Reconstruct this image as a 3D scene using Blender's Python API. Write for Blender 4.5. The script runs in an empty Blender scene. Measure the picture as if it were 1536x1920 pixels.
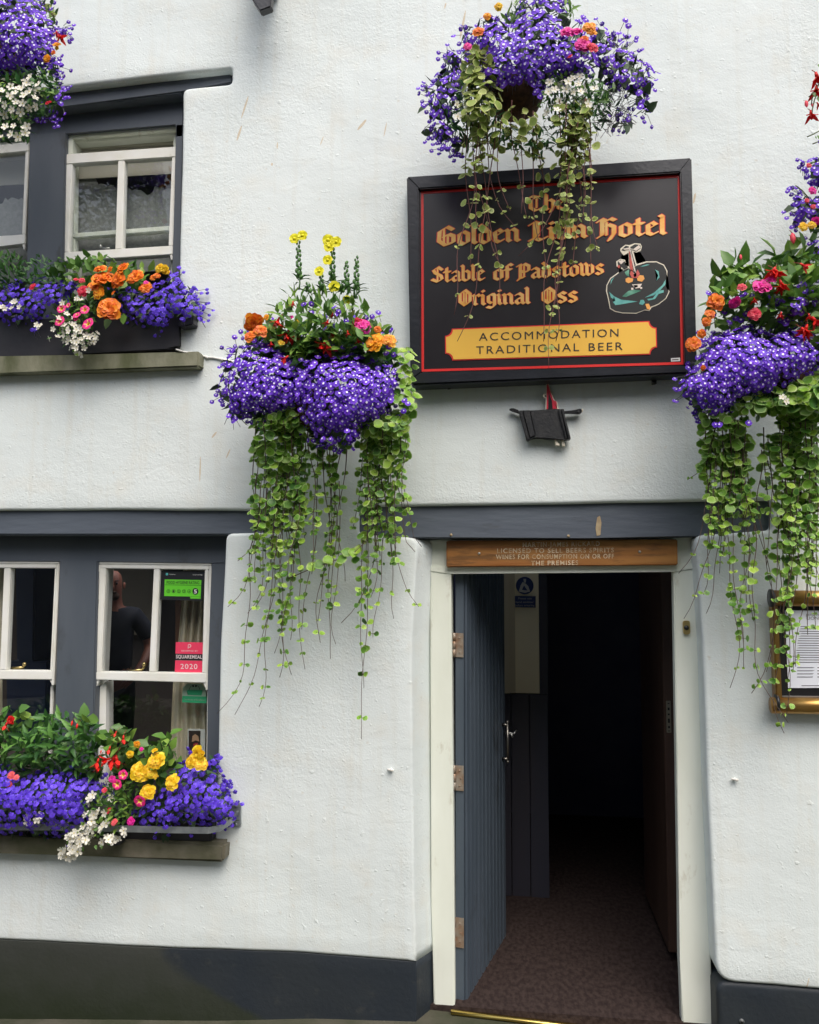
import bpy, bmesh, math, random
import numpy as np
from mathutils import Vector, Matrix, noise
from mathutils.geometry import tessellate_polygon, delaunay_2d_cdt

SC = bpy.context.scene
COL = SC.collection
R = math.radians

# ------------------------------------------------------------------ camera, sky, sun, exposure
FPX, CX, CY = 1540.0, 768.0, 960.0
YAW, PITCH, ROLL, DIST = R(7.55), R(4.88), R(0.237), 3.30
CAMZ = 1.80
_f = Vector((-math.sin(YAW) * math.cos(PITCH), math.cos(YAW) * math.cos(PITCH), math.sin(PITCH)))
_r0 = Vector((math.cos(YAW), math.sin(YAW), 0))
_u0 = _r0.cross(_f)
_r = _r0 * math.cos(ROLL) + _u0 * math.sin(ROLL)
_u = _u0 * math.cos(ROLL) - _r0 * math.sin(ROLL)
EYE = Vector((0, -DIST, CAMZ))
cam = bpy.data.cameras.new('camera')
cam.lens = 36 * FPX / 1920
cam.sensor_width = 36
cam.clip_start, cam.clip_end = 0.05, 300
cam_o = bpy.data.objects.new('camera', cam)
COL.objects.link(cam_o)
cam_o.matrix_world = Matrix(((_r.x, _u.x, -_f.x, EYE.x), (_r.y, _u.y, -_f.y, EYE.y), (_r.z, _u.z, -_f.z, EYE.z), (0, 0, 0, 1)))
SC.camera = cam_o

SUN_EL, SUN_AZ = R(58), R(25)      # the sun stands behind cloud over the street, in front of the facade
world = bpy.data.worlds.new('World')
SC.world = world
world.use_nodes = True
wn = world.node_tree
bg = wn.nodes['Background']
sky = wn.nodes.new('ShaderNodeTexSky')
sky.sky_type = 'NISHITA'
sky.sun_disc = False
sky.sun_elevation = SUN_EL
sky.sun_rotation = R(180) - SUN_AZ
sky.air_density, sky.dust_density, sky.ozone_density = 1.0, 6.0, 1.0
hs = wn.nodes.new('ShaderNodeHueSaturation')
hs.inputs['Saturation'].default_value = 0.75
wn.links.new(sky.outputs[0], hs.inputs['Color'])
wn.links.new(hs.outputs[0], bg.inputs[0])
bg.inputs[1].default_value = 0.14
sun = bpy.data.lights.new('sun', 'SUN')
sun.energy, sun.angle, sun.color = 0.7, R(60), (1.0, 0.985, 0.96)
sun_o = bpy.data.objects.new('sun', sun)
COL.objects.link(sun_o)
_sd = Vector((math.sin(SUN_AZ) * math.cos(SUN_EL), -math.cos(SUN_AZ) * math.cos(SUN_EL), math.sin(SUN_EL)))
sun_o.rotation_euler = _sd.to_track_quat('Z', 'Y').to_euler()
SC.view_settings.view_transform = 'Standard'
SC.view_settings.look = 'None'
SC.view_settings.exposure = 0.80
SC.view_settings.gamma = 1
SC.cycles.max_bounces = 8
SC.cycles.transparent_max_bounces = 16


def U(px, py, Y=0.0):
    """the point of the plane y = Y that stands at photo pixel (px, py)"""
    v = _r * ((px - CX) / FPX) + _u * ((CY - py) / FPX) + _f
    return EYE + v * ((Y - EYE.y) / v.y)


# ------------------------------------------------------------------ materials
MATS = {}


def mat(name, c, rough=0.6, c2=None, scale=20, bump=0, bscale=80, spec=0.5, metal=0, island=False, transl=0, c3=None, coat=0, detail=4, stretch=None, lo=0.35, hi=0.65, dirt=None):
    if name in MATS:
        return MATS[name]
    m = bpy.data.materials.new(name)
    m.use_nodes = True
    t = m.node_tree
    p = t.nodes['Principled BSDF']
    p.inputs['Base Color'].default_value = (*c, 1)
    p.inputs['Roughness'].default_value = rough
    p.inputs['Specular IOR Level'].default_value = spec
    p.inputs['Metallic'].default_value = metal
    p.inputs['Coat Weight'].default_value = coat
    N = t.nodes.new
    tc = N('ShaderNodeTexCoord')
    vec = tc.outputs['Object']
    if stretch:
        mp = N('ShaderNodeMapping')
        mp.inputs['Scale'].default_value = stretch
        t.links.new(vec, mp.inputs[0])
        vec = mp.outputs[0]
    if c2:
        rp = N('ShaderNodeValToRGB')
        rp.color_ramp.elements[0].color = (*c, 1)
        rp.color_ramp.elements[1].color = (*c2, 1)
        if island:
            g = N('ShaderNodeNewGeometry')
            t.links.new(g.outputs['Random Per Island'], rp.inputs[0])
            rp.color_ramp.elements[0].position, rp.color_ramp.elements[1].position = 0.0, 1.0
            if c3:
                e = rp.color_ramp.elements.new(0.55)
                e.color = (*c3, 1)
        else:
            nz = N('ShaderNodeTexNoise')
            nz.inputs['Scale'].default_value = scale
            nz.inputs['Detail'].default_value = detail
            t.links.new(vec, nz.inputs['Vector'])
            t.links.new(nz.outputs[0], rp.inputs[0])
            rp.color_ramp.elements[0].position, rp.color_ramp.elements[1].position = lo, hi
        t.links.new(rp.outputs[0], p.inputs['Base Color'])
        colout = rp.outputs[0]
    else:
        colout = None
    if dirt:      # scuffs and grime: colour, noise scale, stretch, threshold, strength
        dc, ds, dst, th, k = dirt
        mp = N('ShaderNodeMapping')
        mp.inputs['Scale'].default_value = dst
        t.links.new(tc.outputs['Object'], mp.inputs[0])
        nd = N('ShaderNodeTexNoise')
        nd.inputs['Scale'].default_value = ds
        nd.inputs['Detail'].default_value = 8
        nd.inputs['Roughness'].default_value = .68
        t.links.new(mp.outputs[0], nd.inputs['Vector'])
        mr = N('ShaderNodeMapRange')
        mr.inputs[1].default_value, mr.inputs[2].default_value, mr.inputs[4].default_value = th, th + .10, k
        t.links.new(nd.outputs[0], mr.inputs[0])
        mx_ = N('ShaderNodeMix')
        mx_.data_type = 'RGBA'
        t.links.new(mr.outputs[0], mx_.inputs[0])
        mx_.inputs[7].default_value = (*dc, 1)
        if colout:
            t.links.new(colout, mx_.inputs[6])
        else:
            mx_.inputs[6].default_value = (*c, 1)
        t.links.new(mx_.outputs[2], p.inputs['Base Color'])
        colout = mx_.outputs[2]
    if bump:
        nb = N('ShaderNodeTexNoise')
        nb.inputs['Scale'].default_value = bscale
        nb.inputs['Detail'].default_value = 5
        t.links.new(vec, nb.inputs['Vector'])
        bp = N('ShaderNodeBump')
        bp.inputs['Strength'].default_value = bump
        bp.inputs['Distance'].default_value = 0.004
        t.links.new(nb.outputs[0], bp.inputs['Height'])
        t.links.new(bp.outputs[0], p.inputs['Normal'])
    if transl:
        tr = N('ShaderNodeBsdfTranslucent')
        tr.inputs[0].default_value = (*c, 1)
        if colout:
            t.links.new(colout, tr.inputs[0])
        mx = N('ShaderNodeMixShader')
        mx.inputs[0].default_value = transl
        t.links.new(p.outputs[0], mx.inputs[1])
        t.links.new(tr.outputs[0], mx.inputs[2])
        t.links.new(mx.outputs[0], t.nodes['Material Output'].inputs[0])
    MATS[name] = m
    return m


def srgb(r, g, b):
    return tuple(((v / 255) / 12.92 if v / 255 <= 0.04045 else ((v / 255 + 0.055) / 1.055) ** 2.4) for v in (r, g, b))


# ------------------------------------------------------------------ mesh builder
class MB:
    def __init__(s):
        s.v, s.f, s.m, s.sm = [], [], [], []

    def add(s, verts, faces, m=0, smooth=False):
        o = len(s.v)
        s.v.extend(verts)
        for k, f in enumerate(faces):
            s.f.append([i + o for i in f])
            s.m.append(m if isinstance(m, int) else m[k])
            s.sm.append(smooth)

    def bm(s, bm, m=0, smooth=False):
        bm.verts.index_update()
        s.add([v.co.copy() for v in bm.verts], [[v.index for v in f.verts] for f in bm.faces], m, smooth)
        bm.free()

    def prism(s, pts, y0, y1, bev=0.0, m=0, seg=2, smooth=False):
        """pts: (x, z) outline; front face at y0, back at y1"""
        bm = bmesh.new()
        n = len(pts)
        area = sum(pts[i][0] * pts[(i + 1) % n][1] - pts[(i + 1) % n][0] * pts[i][1] for i in range(n))
        if area < 0:
            pts = pts[::-1]
        a = [bm.verts.new((p[0], y0, p[1])) for p in pts]
        b = [bm.verts.new((p[0], y1, p[1])) for p in pts]
        bm.faces.new(a)
        bm.faces.new(b[::-1])
        for i in range(n):
            j = (i + 1) % n
            bm.faces.new((a[j], a[i], b[i], b[j]))
        if bev:
            bmesh.ops.bevel(bm, geom=bm.edges[:], offset=bev, segments=seg, affect='EDGES', clamp_overlap=True)
        if n > 4:
            bmesh.ops.triangulate(bm, faces=[f for f in bm.faces if len(f.verts) > 4])
        s.bm(bm, m, smooth)

    def px(s, pts, y0, y1, bev=0.0, m=0, seg=2):
        """as prism, the outline given in photo pixels on the plane y = y0"""
        q = [U(x, y, y0) for x, y in pts]
        s.prism([(p.x, p.z) for p in q], y0, y1, bev, m, seg)

    def fill(s, pts3, m=0):
        """flat polygon"""
        pts3 = [Vector(p) for p in pts3]
        tris = tessellate_polygon([pts3])
        s.add(pts3, [list(t) for t in tris], m)

    def box(s, x0, x1, y0, y1, z0, z1, bev=0.0, m=0):
        s.prism([(x0, z0), (x1, z0), (x1, z1), (x0, z1)], y0, y1, bev, m)

    def tube(s, path, rad, n=8, m=0, cap=True, smooth=True, flat=1.0):
        path = [Vector(p) for p in path]
        if not isinstance(rad, (list, tuple)):
            rad = [rad] * len(path)
        vs, fs = [], []
        up = Vector((0, 0, 1))
        prev = None
        for i, p in enumerate(path):
            d = (path[min(i + 1, len(path) - 1)] - path[max(i - 1, 0)])
            d = d.normalized() if d.length > 1e-9 else Vector((0, 0, 1))
            if prev is None:
                a = d.orthogonal().normalized() if abs(d.dot(up)) > 0.95 else d.cross(up).normalized()
            else:
                a = prev - d * prev.dot(d)
                a = a.normalized() if a.length > 1e-6 else d.orthogonal().normalized()
            prev = a
            b = d.cross(a)
            for k in range(n):
                t = 2 * math.pi * k / n
                vs.append(p + a * (math.cos(t) * rad[i] * flat) + b * (math.sin(t) * rad[i]))
        for i in range(len(path) - 1):
            for k in range(n):
                fs.append([i * n + k, i * n + (k + 1) % n, (i + 1) * n + (k + 1) % n, (i + 1) * n + k])
        if cap:
            fs.append(list(range(n))[::-1])
            fs.append([(len(path) - 1) * n + k for k in range(n)])
        s.add(vs, fs, m, smooth)

    def ball(s, c, r, m=0, sc=(1, 1, 1), seg=10, rng=6):
        vs, fs = [], []
        c = Vector(c)
        for i in range(rng + 1):
            a = math.pi * i / rng
            for k in range(seg):
                t = 2 * math.pi * k / seg
                vs.append(c + Vector((math.sin(a) * math.cos(t) * sc[0], math.sin(a) * math.sin(t) * sc[1], math.cos(a) * sc[2])) * r)
        for i in range(rng):
            for k in range(seg):
                fs.append([i * seg + k, (i + 1) * seg + k, (i + 1) * seg + (k + 1) % seg, i * seg + (k + 1) % seg])
        s.add(vs, fs, m, True)

    def build(s, name, mats, parent=None, label=None, weld=False):
        me = bpy.data.meshes.new(name)
        me.from_pydata([tuple(v) for v in s.v], [], s.f)
        for mt in (mats if isinstance(mats, (list, tuple)) else [mats]):
            me.materials.append(mt)
        me.polygons.foreach_set('material_index', s.m)
        me.polygons.foreach_set('use_smooth', s.sm)
        if weld:
            bm = bmesh.new()
            bm.from_mesh(me)
            bmesh.ops.remove_doubles(bm, verts=bm.verts[:], dist=1e-5)
            bm.to_mesh(me)
            bm.free()
        me.update()
        o = bpy.data.objects.new(name, me)
        COL.objects.link(o)
        if parent:
            set_parent(o, parent)
        if label:
            o['label'] = label
        return o


def world_loc(o):
    l = Vector(o.location)
    while o.parent:
        return Vector((0, 0, 0)) if o.type == 'MESH' else l
    return l


ROOTLOC = {}


def set_parent(o, p):
    o.parent = p
    # meshes are written in world coordinates: undo the offset of the empty they hang under
    if p.type == 'EMPTY':
        o.matrix_parent_inverse = Matrix.Translation(-Vector(p.location))


def thing(name, label, cat, loc, group=None):
    o = bpy.data.objects.new(name, None)
    o.empty_display_size = 0.1
    COL.objects.link(o)
    o.location = loc
    o['label'], o['category'] = label, cat
    if group:
        o['group'] = group
    return o


def tag(o, label, cat, group=None):
    o['label'], o['category'] = label, cat
    if group:
        o['group'] = group
    return o


def structure(o, label=None):
    o['kind'] = 'structure'
    if label:
        o['label'] = label
    return o


# ------------------------------------------------------------------ lettering
def text_polys(txt, spacing=1.0, bold=0.0):
    cu = bpy.data.curves.new('lettering', 'FONT')
    cu.body = txt
    cu.size = 1
    cu.space_character = spacing
    cu.align_x = 'LEFT'
    cu.resolution_u = 3
    cu.offset = bold
    o = bpy.data.objects.new('lettering', cu)
    COL.objects.link(o)
    dg = bpy.context.evaluated_depsgraph_get()
    me = bpy.data.meshes.new_from_object(o.evaluated_get(dg))
    vs = [(v.co.x, v.co.y) for v in me.vertices]
    fs = [list(p.vertices) for p in me.polygons]
    bpy.data.objects.remove(o)
    bpy.data.curves.remove(cu)
    bpy.data.meshes.remove(me)
    return vs, fs


def put_text(b, txt, left, right, height, Y, m=0, spacing=1.0, bold=0.0, sink=0.0):
    """lettering along the baseline left -> right (photo pixels on plane Y), capital height in pixels"""
    vs, fs = text_polys(txt, spacing, bold)
    if not vs:
        return
    x0, x1 = min(v[0] for v in vs), max(v[0] for v in vs)
    cap = 0.73
    out = []
    for x, y in vs:
        t = (x - x0) / (x1 - x0)
        out.append(U(left[0] + (right[0] - left[0]) * t, left[1] + (right[1] - left[1]) * t - y / cap * height, Y))
    # face the street
    ff = []
    for f in fs:
        n = (out[f[1]] - out[f[0]]).cross(out[f[2]] - out[f[0]])
        ff.append(f if n.y < 0 else f[::-1])
    b.add(out, ff, m)


BL = {   # broad nib strokes: width, list of (polyline, nib scale)
    'i': (1.9, [[(0.1, 4.6), (.6, 4.1), (.6, .9), (1.2, .4)], [(.5, 6.4), (.9, 6.0)]]),
    'n': (4.0, [[(0.1, 4.6), (.6, 4.1), (.6, .9), (1.1, .4)], [(.6, 3.9), (1.9, 4.8), (2.8, 4.0), (2.8, .9), (3.4, .4)]]),
    'o': (3.7, [[(.6, 4.1), (.6, 1.0), (1.7, .3), (2.8, 1.0), (2.8, 4.0), (1.7, 4.8), (.6, 4.1)]]),
    'l': (1.9, [[(0.1, 7.2), (.6, 6.7), (.6, .9), (1.2, .4)]]),
    'd': (3.7, [[(.6, 3.8), (.6, 1.0), (1.7, .3), (2.8, 1.0), (2.8, 4.0), (1.8, 5.4), (.5, 6.9)], [(.6, 3.8), (1.6, 4.6), (2.6, 4.3)]]),
    'e': (3.4, [[(.6, 4.1), (.6, 1.0), (1.6, .3), (2.7, 1.0)], [(.6, 4.1), (1.6, 4.8), (2.5, 3.9), (.7, 2.5)]]),
    't': (2.8, [[(1.0, 6.3), (1.0, 1.0), (1.6, .3), (2.3, .9)], [(.1, 4.6), (2.2, 4.6)]]),
    'h': (3.8, [[(0.1, 7.2), (.6, 6.7), (.6, .9), (1.1, .4)], [(.6, 3.9), (1.9, 4.8), (2.8, 4.0), (2.8, 1.4), (2.0, -.7)]]),
    'a': (3.7, [[(.5, 4.2), (1.5, 4.8), (2.6, 4.0), (2.6, .9), (3.2, .4)], [(2.6, 2.9), (1.3, 2.6), (.6, 1.8), (.6, 1.0), (1.3, .3), (2.6, 1.2)]]),
    'b': (3.7, [[(0.1, 7.2), (.6, 6.7), (.6, 1.0), (1.6, .3), (2.8, 1.0), (2.8, 4.0), (1.8, 4.8), (.6, 3.9)]]),
    'f': (2.8, [[(2.5, 6.4), (1.7, 7.1), (.9, 6.2), (.9, .7), (.5, -.1)], [(.1, 4.6), (2.2, 4.6)]]),
    's': (3.4, [[(2.6, 4.1), (1.5, 4.8), (.6, 4.0), (.9, 3.1), (2.4, 2.1), (2.6, 1.0), (1.5, .3), (.5, 1.0)]]),
    'w': (5.4, [[(0.0, 5.6), (.7, 4.7), (.7, 1.0), (1.6, .3), (2.5, 1.0)], [(1.8, 5.6), (2.5, 4.7), (2.5, 1.0), (3.4, .3), (4.5, 1.2), (4.5, 4.0), (3.6, 4.9)]]),
    'r': (2.8, [[(0.1, 4.6), (.6, 4.1), (.6, .9), (1.2, .4)], [(.8, 4.0), (1.7, 4.8), (2.3, 4.1)]]),
    'g': (3.7, [[(2.6, 4.3), (1.6, 4.8), (.6, 4.1), (.6, 1.6), (1.5, .9), (2.6, 1.7)], [(2.2, 4.9), (2.7, 4.3), (2.7, 0), (1.7, -1.2), (.3, -.7)]]),
    'T': (4.9, [[(0.2, 5.9), (1.0, 6.9), (2.6, 6.3), (4.2, 7.0)], [(1.9, 6.0), (.7, 4.6), (.7, 1.7), (2.2, .3), (4.1, 1.3)], [(2.5, 6.0), (2.5, 1.6)]]),
    'G': (5.4, [[(4.2, 5.8), (2.8, 6.9), (.8, 5.4), (.6, 1.9), (2.2, .3), (4.4, 1.2), (4.4, 3.5), (3.3, 4.1), (1.8, 3.4)], [(1.9, 6.0), (1.9, 1.2)], [(2.9, 3.4), (2.9, 1.0)]]),
    'L': (4.9, [[(.3, 6.1), (1.3, 6.9), (2.4, 6.3)], [(1.5, 6.5), (1.5, 1.2), (.3, .4)], [(.3, .5), (1.5, 1.1), (2.8, .3), (4.3, 1.2)], [(2.3, 5.6), (2.3, 1.8)]]),
    'H': (5.1, [[(.2, 6.0), (1.1, 6.9), (2.2, 6.1)], [(1.2, 6.5), (1.2, 1.1), (.3, .3)], [(1.2, 3.8), (2.7, 4.8), (4.0, 4.0), (4.0, 1.5), (2.9, -.9)], [(2.2, 6.1), (3.2, 7.0), (4.2, 6.3)], [(2.2, 5.6), (2.2, 1.0)]]),
    'S': (4.7, [[(4.0, 5.6), (2.5, 6.9), (.8, 5.6), (1.4, 4.3), (3.6, 2.9), (4.0, 1.4), (2.3, .3), (.3, 1.4)], [(2.3, 6.4), (2.3, 1.0)]]),
    'P': (4.9, [[(.1, 6.0), (1.1, 6.6), (1.1, .8), (.3, -.4)], [(1.1, 5.9), (2.6, 6.9), (4.1, 5.9), (4.1, 3.8), (2.6, 3.1), (1.1, 3.8)], [(2.4, 6.2), (2.4, 1.0)], [(1.1, .5), (2.4, .9)]]),
    'O': (5.1, [[(.7, 5.2), (.7, 1.9), (2.4, .3), (4.1, 1.9), (4.1, 5.2), (2.4, 6.9), (.7, 5.2)], [(2.0, 5.9), (2.0, 1.4)], [(2.8, 5.6), (2.8, 1.2)]]),
}


def hull(ps):
    ps = sorted(set(ps))
    def half(q):
        o = []
        for p in q:
            while len(o) > 1 and (o[-1][0] - o[-2][0]) * (p[1] - o[-2][1]) - (o[-1][1] - o[-2][1]) * (p[0] - o[-2][0]) <= 0:
                o.pop()
            o.append(p)
        return o
    a, b = half(ps), half(ps[::-1])
    return a[:-1] + b[:-1]


def blackletter(b, txt, left, right, unit_h, Y, m_out, m_in):
    """broad-nib lettering written along left -> right; unit_h: pixels for seven nib widths (capital height)"""
    tot = sum(BL[c][0] if c != ' ' else 2.4 for c in txt)
    ca, sa = math.cos(R(38)), math.sin(R(38))
    uy = unit_h / 7.0
    length = math.hypot(right[0] - left[0], right[1] - left[1])
    ux = length / tot
    dx, dy = (right[0] - left[0]) / length, (right[1] - left[1]) / length

    def P(x, y, yy):
        return U(left[0] + dx * x * ux, left[1] + dy * x * ux - y * uy, yy)

    for layer, (w, th, m, base) in enumerate(((1.46, .56, m_out, 0.0), (1.16, .30, m_in, 0.0024))):
        x = 0
        k = 0
        for c in txt:
            if c == ' ':
                x += 2.4
                continue
            wd, strokes = BL[c]
            for si, st in enumerate(strokes):
                thin = 0.45 if (len(st) == 2 and abs(st[0][0] - st[1][0]) < .05 and c.isupper()) else 1.0
                ww = w * thin if layer else w * (thin if thin == 1 else .62)
                nib = [(ca * ww / 2 - sa * th / 2, sa * ww / 2 + ca * th / 2), (ca * ww / 2 + sa * th / 2, sa * ww / 2 - ca * th / 2),
                       (-ca * ww / 2 + sa * th / 2, -sa * ww / 2 - ca * th / 2), (-ca * ww / 2 - sa * th / 2, -sa * ww / 2 + ca * th / 2)]
                for a, e in zip(st[:-1], st[1:]):
                    h = hull([(a[0] + q[0], a[1] + q[1]) for q in nib] + [(e[0] + q[0], e[1] + q[1]) for q in nib])
                    yy = Y - base - (k % 14) * 0.00014
                    k += 1
                    b.add([P(x + q[0], q[1], yy) for q in h], [list(range(len(h)))[::1]], m)
            x += wd

# ------------------------------------------------------------------ plants
def in_poly(pts, poly):
    x, y = pts[:, 0], pts[:, 1]
    ins = np.zeros(len(pts), bool)
    n = len(poly)
    for i in range(n):
        x0, y0 = poly[i]
        x1, y1 = poly[(i + 1) % n]
        if y0 == y1:
            continue
        c = ((y0 > y) != (y1 > y)) & (x < (x1 - x0) * (y - y0) / (y1 - y0) + x0)
        ins ^= c
    return ins


def edge_dist(pts, poly):
    best = np.full(len(pts), 1e9)
    vec = np.zeros_like(pts)
    n = len(poly)
    for i in range(n):
        a, b = np.array(poly[i], float), np.array(poly[(i + 1) % n], float)
        d = b - a
        L = max((d ** 2).sum(), 1e-9)
        t = np.clip(((pts - a) @ d) / L, 0, 1)
        q = a + t[:, None] * d
        w = q - pts
        dd = np.sqrt((w ** 2).sum(1))
        k = dd < best
        best[k] = dd[k]
        vec[k] = w[k]
    return best, vec / np.maximum(best, 1e-6)[:, None]


def scatter(poly, spacing, rng, most=4000):
    """blue-noise-like points of a pixel polygon"""
    P = np.array(poly, float)
    lo, hi = P.min(0), P.max(0)
    area = 0.5 * abs(sum(P[i][0] * P[(i + 1) % len(P)][1] - P[(i + 1) % len(P)][0] * P[i][1] for i in range(len(P))))
    n = int(min(most, max(1, area / (spacing ** 2 * 0.85))))
    out = []
    cell = {}
    tries = 0
    while len(out) < n and tries < 14 * n + 60:
        tries += 1
        p = lo + (hi - lo) * rng.random(2)
        if not in_poly(p[None], poly)[0]:
            continue
        c = (int(p[0] // spacing), int(p[1] // spacing))
        if any((q[0] - p[0]) ** 2 + (q[1] - p[1]) ** 2 < (spacing * .8) ** 2 for i in (-1, 0, 1) for j in (-1, 0, 1) for q in cell.get((c[0] + i, c[1] + j), ())):
            continue
        cell.setdefault(c, []).append(p)
        out.append(p)
    return np.array(out) if out else np.zeros((0, 2))


def dome(poly, spacing, Yc, thick, rng, dm=None, back=False, ragged=0.0):
    """points on the bulging front of a clump with that outline: (position, outward normal)"""
    pts = scatter(poly, spacing, rng)
    if not len(pts):
        return []
    d, v = edge_dist(pts, poly)
    if dm is None:
        dm = max(12.0, d.max())
    t = np.clip(d / dm, 0, 1)
    h = np.sqrt(np.maximum(0, 1 - (1 - t) ** 2))
    res = []
    for i, p in enumerate(pts):
        e = v[i] * (1 - t[i])
        s = 1 if back else -1
        nrm = Vector((e[0], s * (h[i] + .12), -e[1] + 0.15)).normalized()
        y = Yc + s * h[i] * thick
        q = U(p[0], p[1], y) + nrm * (ragged * (rng.random() - .35))
        res.append((q, nrm))
    return res


def frame_of(n, rng, spin=True):
    n = n.normalized()
    a = n.cross(Vector((0, 0, 1)))
    a = a.normalized() if a.length > 1e-3 else Vector((1, 0, 0))
    b = n.cross(a)          # b points down-ish
    if spin:
        t = rng.random() * 6.283 if spin is True else (rng.random() - .5) * spin
        a, b = a * math.cos(t) + b * math.sin(t), b * math.cos(t) - a * math.sin(t)
    return a, b, n


def jit(n, k, rng):
    return (n + Vector((rng.normal(), rng.normal(), rng.normal())) * k).normalized()


def leaf(b, base, d, n, L, W, m=0, fold=0.25, droop=0.25):
    """a pointed leaf folded along its midrib"""
    d = d.normalized()
    s = d.cross(n)
    s = s.normalized() if s.length > 1e-4 else d.orthogonal().normalized()
    n = s.cross(d)
    p0 = base
    p1 = base + d * L * .45 - n * (fold * W * .35)
    p2 = base + d * L - n * (droop * L)
    l1 = base + d * L * .38 + s * W * .5 + n * fold * W * .2
    r1 = base + d * L * .38 - s * W * .5 + n * fold * W * .2
    l2 = base + d * L * .74 + s * W * .32 - n * droop * L * .35
    r2 = base + d * L * .74 - s * W * .32 - n * droop * L * .35
    b.add([p0, p1, p2, l1, r1, l2, r2], [[0, 1, 3], [3, 1, 5], [5, 1, 2], [0, 4, 1], [4, 6, 1], [6, 2, 1]], m, True)


def blade(b, base, d, L, W, rng, m=0):
    """a narrow stem or leaf of the fine lobelia foliage"""
    d = d.normalized()
    s = d.cross(Vector((rng.normal(), rng.normal(), rng.normal())))
    if s.length < 1e-4:
        return
    s = s.normalized() * W * .5
    k = Vector((rng.normal(), rng.normal(), rng.normal() - .6)) * L * .12
    b.add([base - s * .6, base + s * .6, base + d * L * .5 + s + k, base + d * L * .5 - s + k, base + d * L + k * 2], [[0, 1, 2, 3], [3, 2, 4]], m, False)


def lobelia_flower(b, p, n, S, rng, eye=True):
    """two narrow upper and three broad lower petals round a pale eye; materials 0 petal, 1 eye"""
    a, dn, n = frame_of(n, rng, 0.9)
    vs, fs, ms = [], [], []
    cup = .1 + .25 * rng.random()
    spec = [(R(90), 1.0, .62), (R(28), .95, .58), (R(152), .95, .58), (R(-52), .72, .26), (R(-128), .72, .26)]
    for ang, L, W in spec:
        ang += rng.normal() * .08
        d = a * math.cos(ang) + dn * math.sin(ang)
        s = d.cross(n) * (W * S * .5)
        o = len(vs)
        q = S * .5 * L
        vs += [p + d * q * .12 - s * .3, p + d * q * .12 + s * .3, p + d * q * .72 + s - n * cup * q * .5, p + d * q - n * cup * q, p + d * q * .72 - s - n * cup * q * .5]
        fs.append([o, o + 1, o + 2, o + 3, o + 4])
        ms.append(0)
    if eye:
        o = len(vs)
        e = S * (.10 + .05 * rng.random())
        c = p + n * S * .05 + dn * S * .05
        for k in range(6):
            t = k * math.pi / 3
            vs.append(c + a * math.cos(t) * e + dn * math.sin(t) * e)
        fs.append(list(range(o, o + 6)))
        ms.append(1)
    b.add(vs, fs, ms)


def petal(b, p, d, n, L, W, m, rise, curl, rng, wave=.22):
    """one broad cupped petal with a rounded, slightly waved end"""
    s = d.cross(n).normalized()
    rows = []
    for u, w in ((0.0, .25), (.35, .8), (.7, 1.0), (.92, .75)):
        h = rise * u - curl * u * u
        c = p + d * L * u * (1 - .25 * abs(h)) + n * L * h
        wv = wave * (rng.random() - .5) * L
        rows.append((c + s * W * .5 * w + n * (wv + .10 * W * w), c + n * (-.02 * L), c - s * W * .5 * w + n * (.10 * W * w - wv)))
    tip = p + d * L + n * L * (rise - curl)
    vs = [q for r_ in rows for q in r_] + [tip]
    fs = []
    for i in range(3):
        o = 3 * i
        fs += [[o, o + 1, o + 4, o + 3], [o + 1, o + 2, o + 5, o + 4]]
    fs += [[9, 10, 12], [10, 11, 12]]
    b.add(vs, fs, m, True)


def begonia(name, x, y, rad, Y, mats, parent, rng, label=None, n=None):
    """a double bloom: three whorls of cupped petals"""
    b = MB()
    p = U(x, y, Y)
    S = (U(x + rad, y, Y) - p).length
    n = jit(n or Vector((0, -1, .25)), .25, rng)
    a, dn, n = frame_of(n, rng)
    for k, (cnt, L, rise, curl, off) in enumerate(((10, 1.05, .08, .22, 0.0), (10, .90, .32, .36, .07), (9, .74, .62, .5, .13), (8, .56, .92, .6, .19), (6, .37, 1.2, .7, .25))):
        t0 = rng.random() * 6.28
        for i in range(cnt):
            t = t0 + 6.283 * i / cnt + rng.normal() * .12
            d = a * math.cos(t) + dn * math.sin(t)
            LL = S * L * (.85 + .3 * rng.random())
            petal(b, p + n * S * off * .6, d, n, LL, LL * (.72, .70, .74, .80, .95)[k], 0, rise * .8, curl * .8, rng)
    return b.build(name, mats, parent, label)


def fuchsia(name, x, y, L, Y, mats, parent, rng, label=None, bud=False, ang=0.0):
    """hanging bloom of pointed sepals under a short tube (0 petal, 1 stalk)"""
    b = MB()
    p = U(x, y, Y)
    S = (U(x, y + L, Y) - p).length
    d = Vector((math.sin(ang), -.25, -math.cos(ang))).normalized()
    top = p - d * S * .6
    b.tube([top - d * S * .5 + Vector((0, .02, .0)), top], S * .035, 5, 1)
    if bud:
        prof = [(0, .08), (.25, .2), (.55, .22), (.85, .1), (1, .01)]
        b.tube([top + d * S * u for u, _ in prof], [S * w for _, w in prof], 8, 0)
        return b.build(name, mats, parent, label)
    b.tube([top, top + d * S * .35], [S * .08, S * .13], 7, 0)
    c = top + d * S * .3
    a = d.orthogonal().normalized()
    e = d.cross(a)
    for k in range(4):
        t = k * math.pi / 2 + rng.random() * .5
        o = a * math.cos(t) + e * math.sin(t)
        dd = (d * (.75 + .2 * rng.random()) + o * (.55 + .25 * rng.random())).normalized()
        leaf(b, c, dd, o, S * .9, S * .34, 0, .2, -.15)
    for k in range(4):
        t = k * math.pi / 2 + .7
        o = a * math.cos(t) + e * math.sin(t)
        leaf(b, c, (d + o * .25).normalized(), o, S * .6, S * .36, 0, .2, .1)
    return b.build(name, mats, parent, label)


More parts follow.
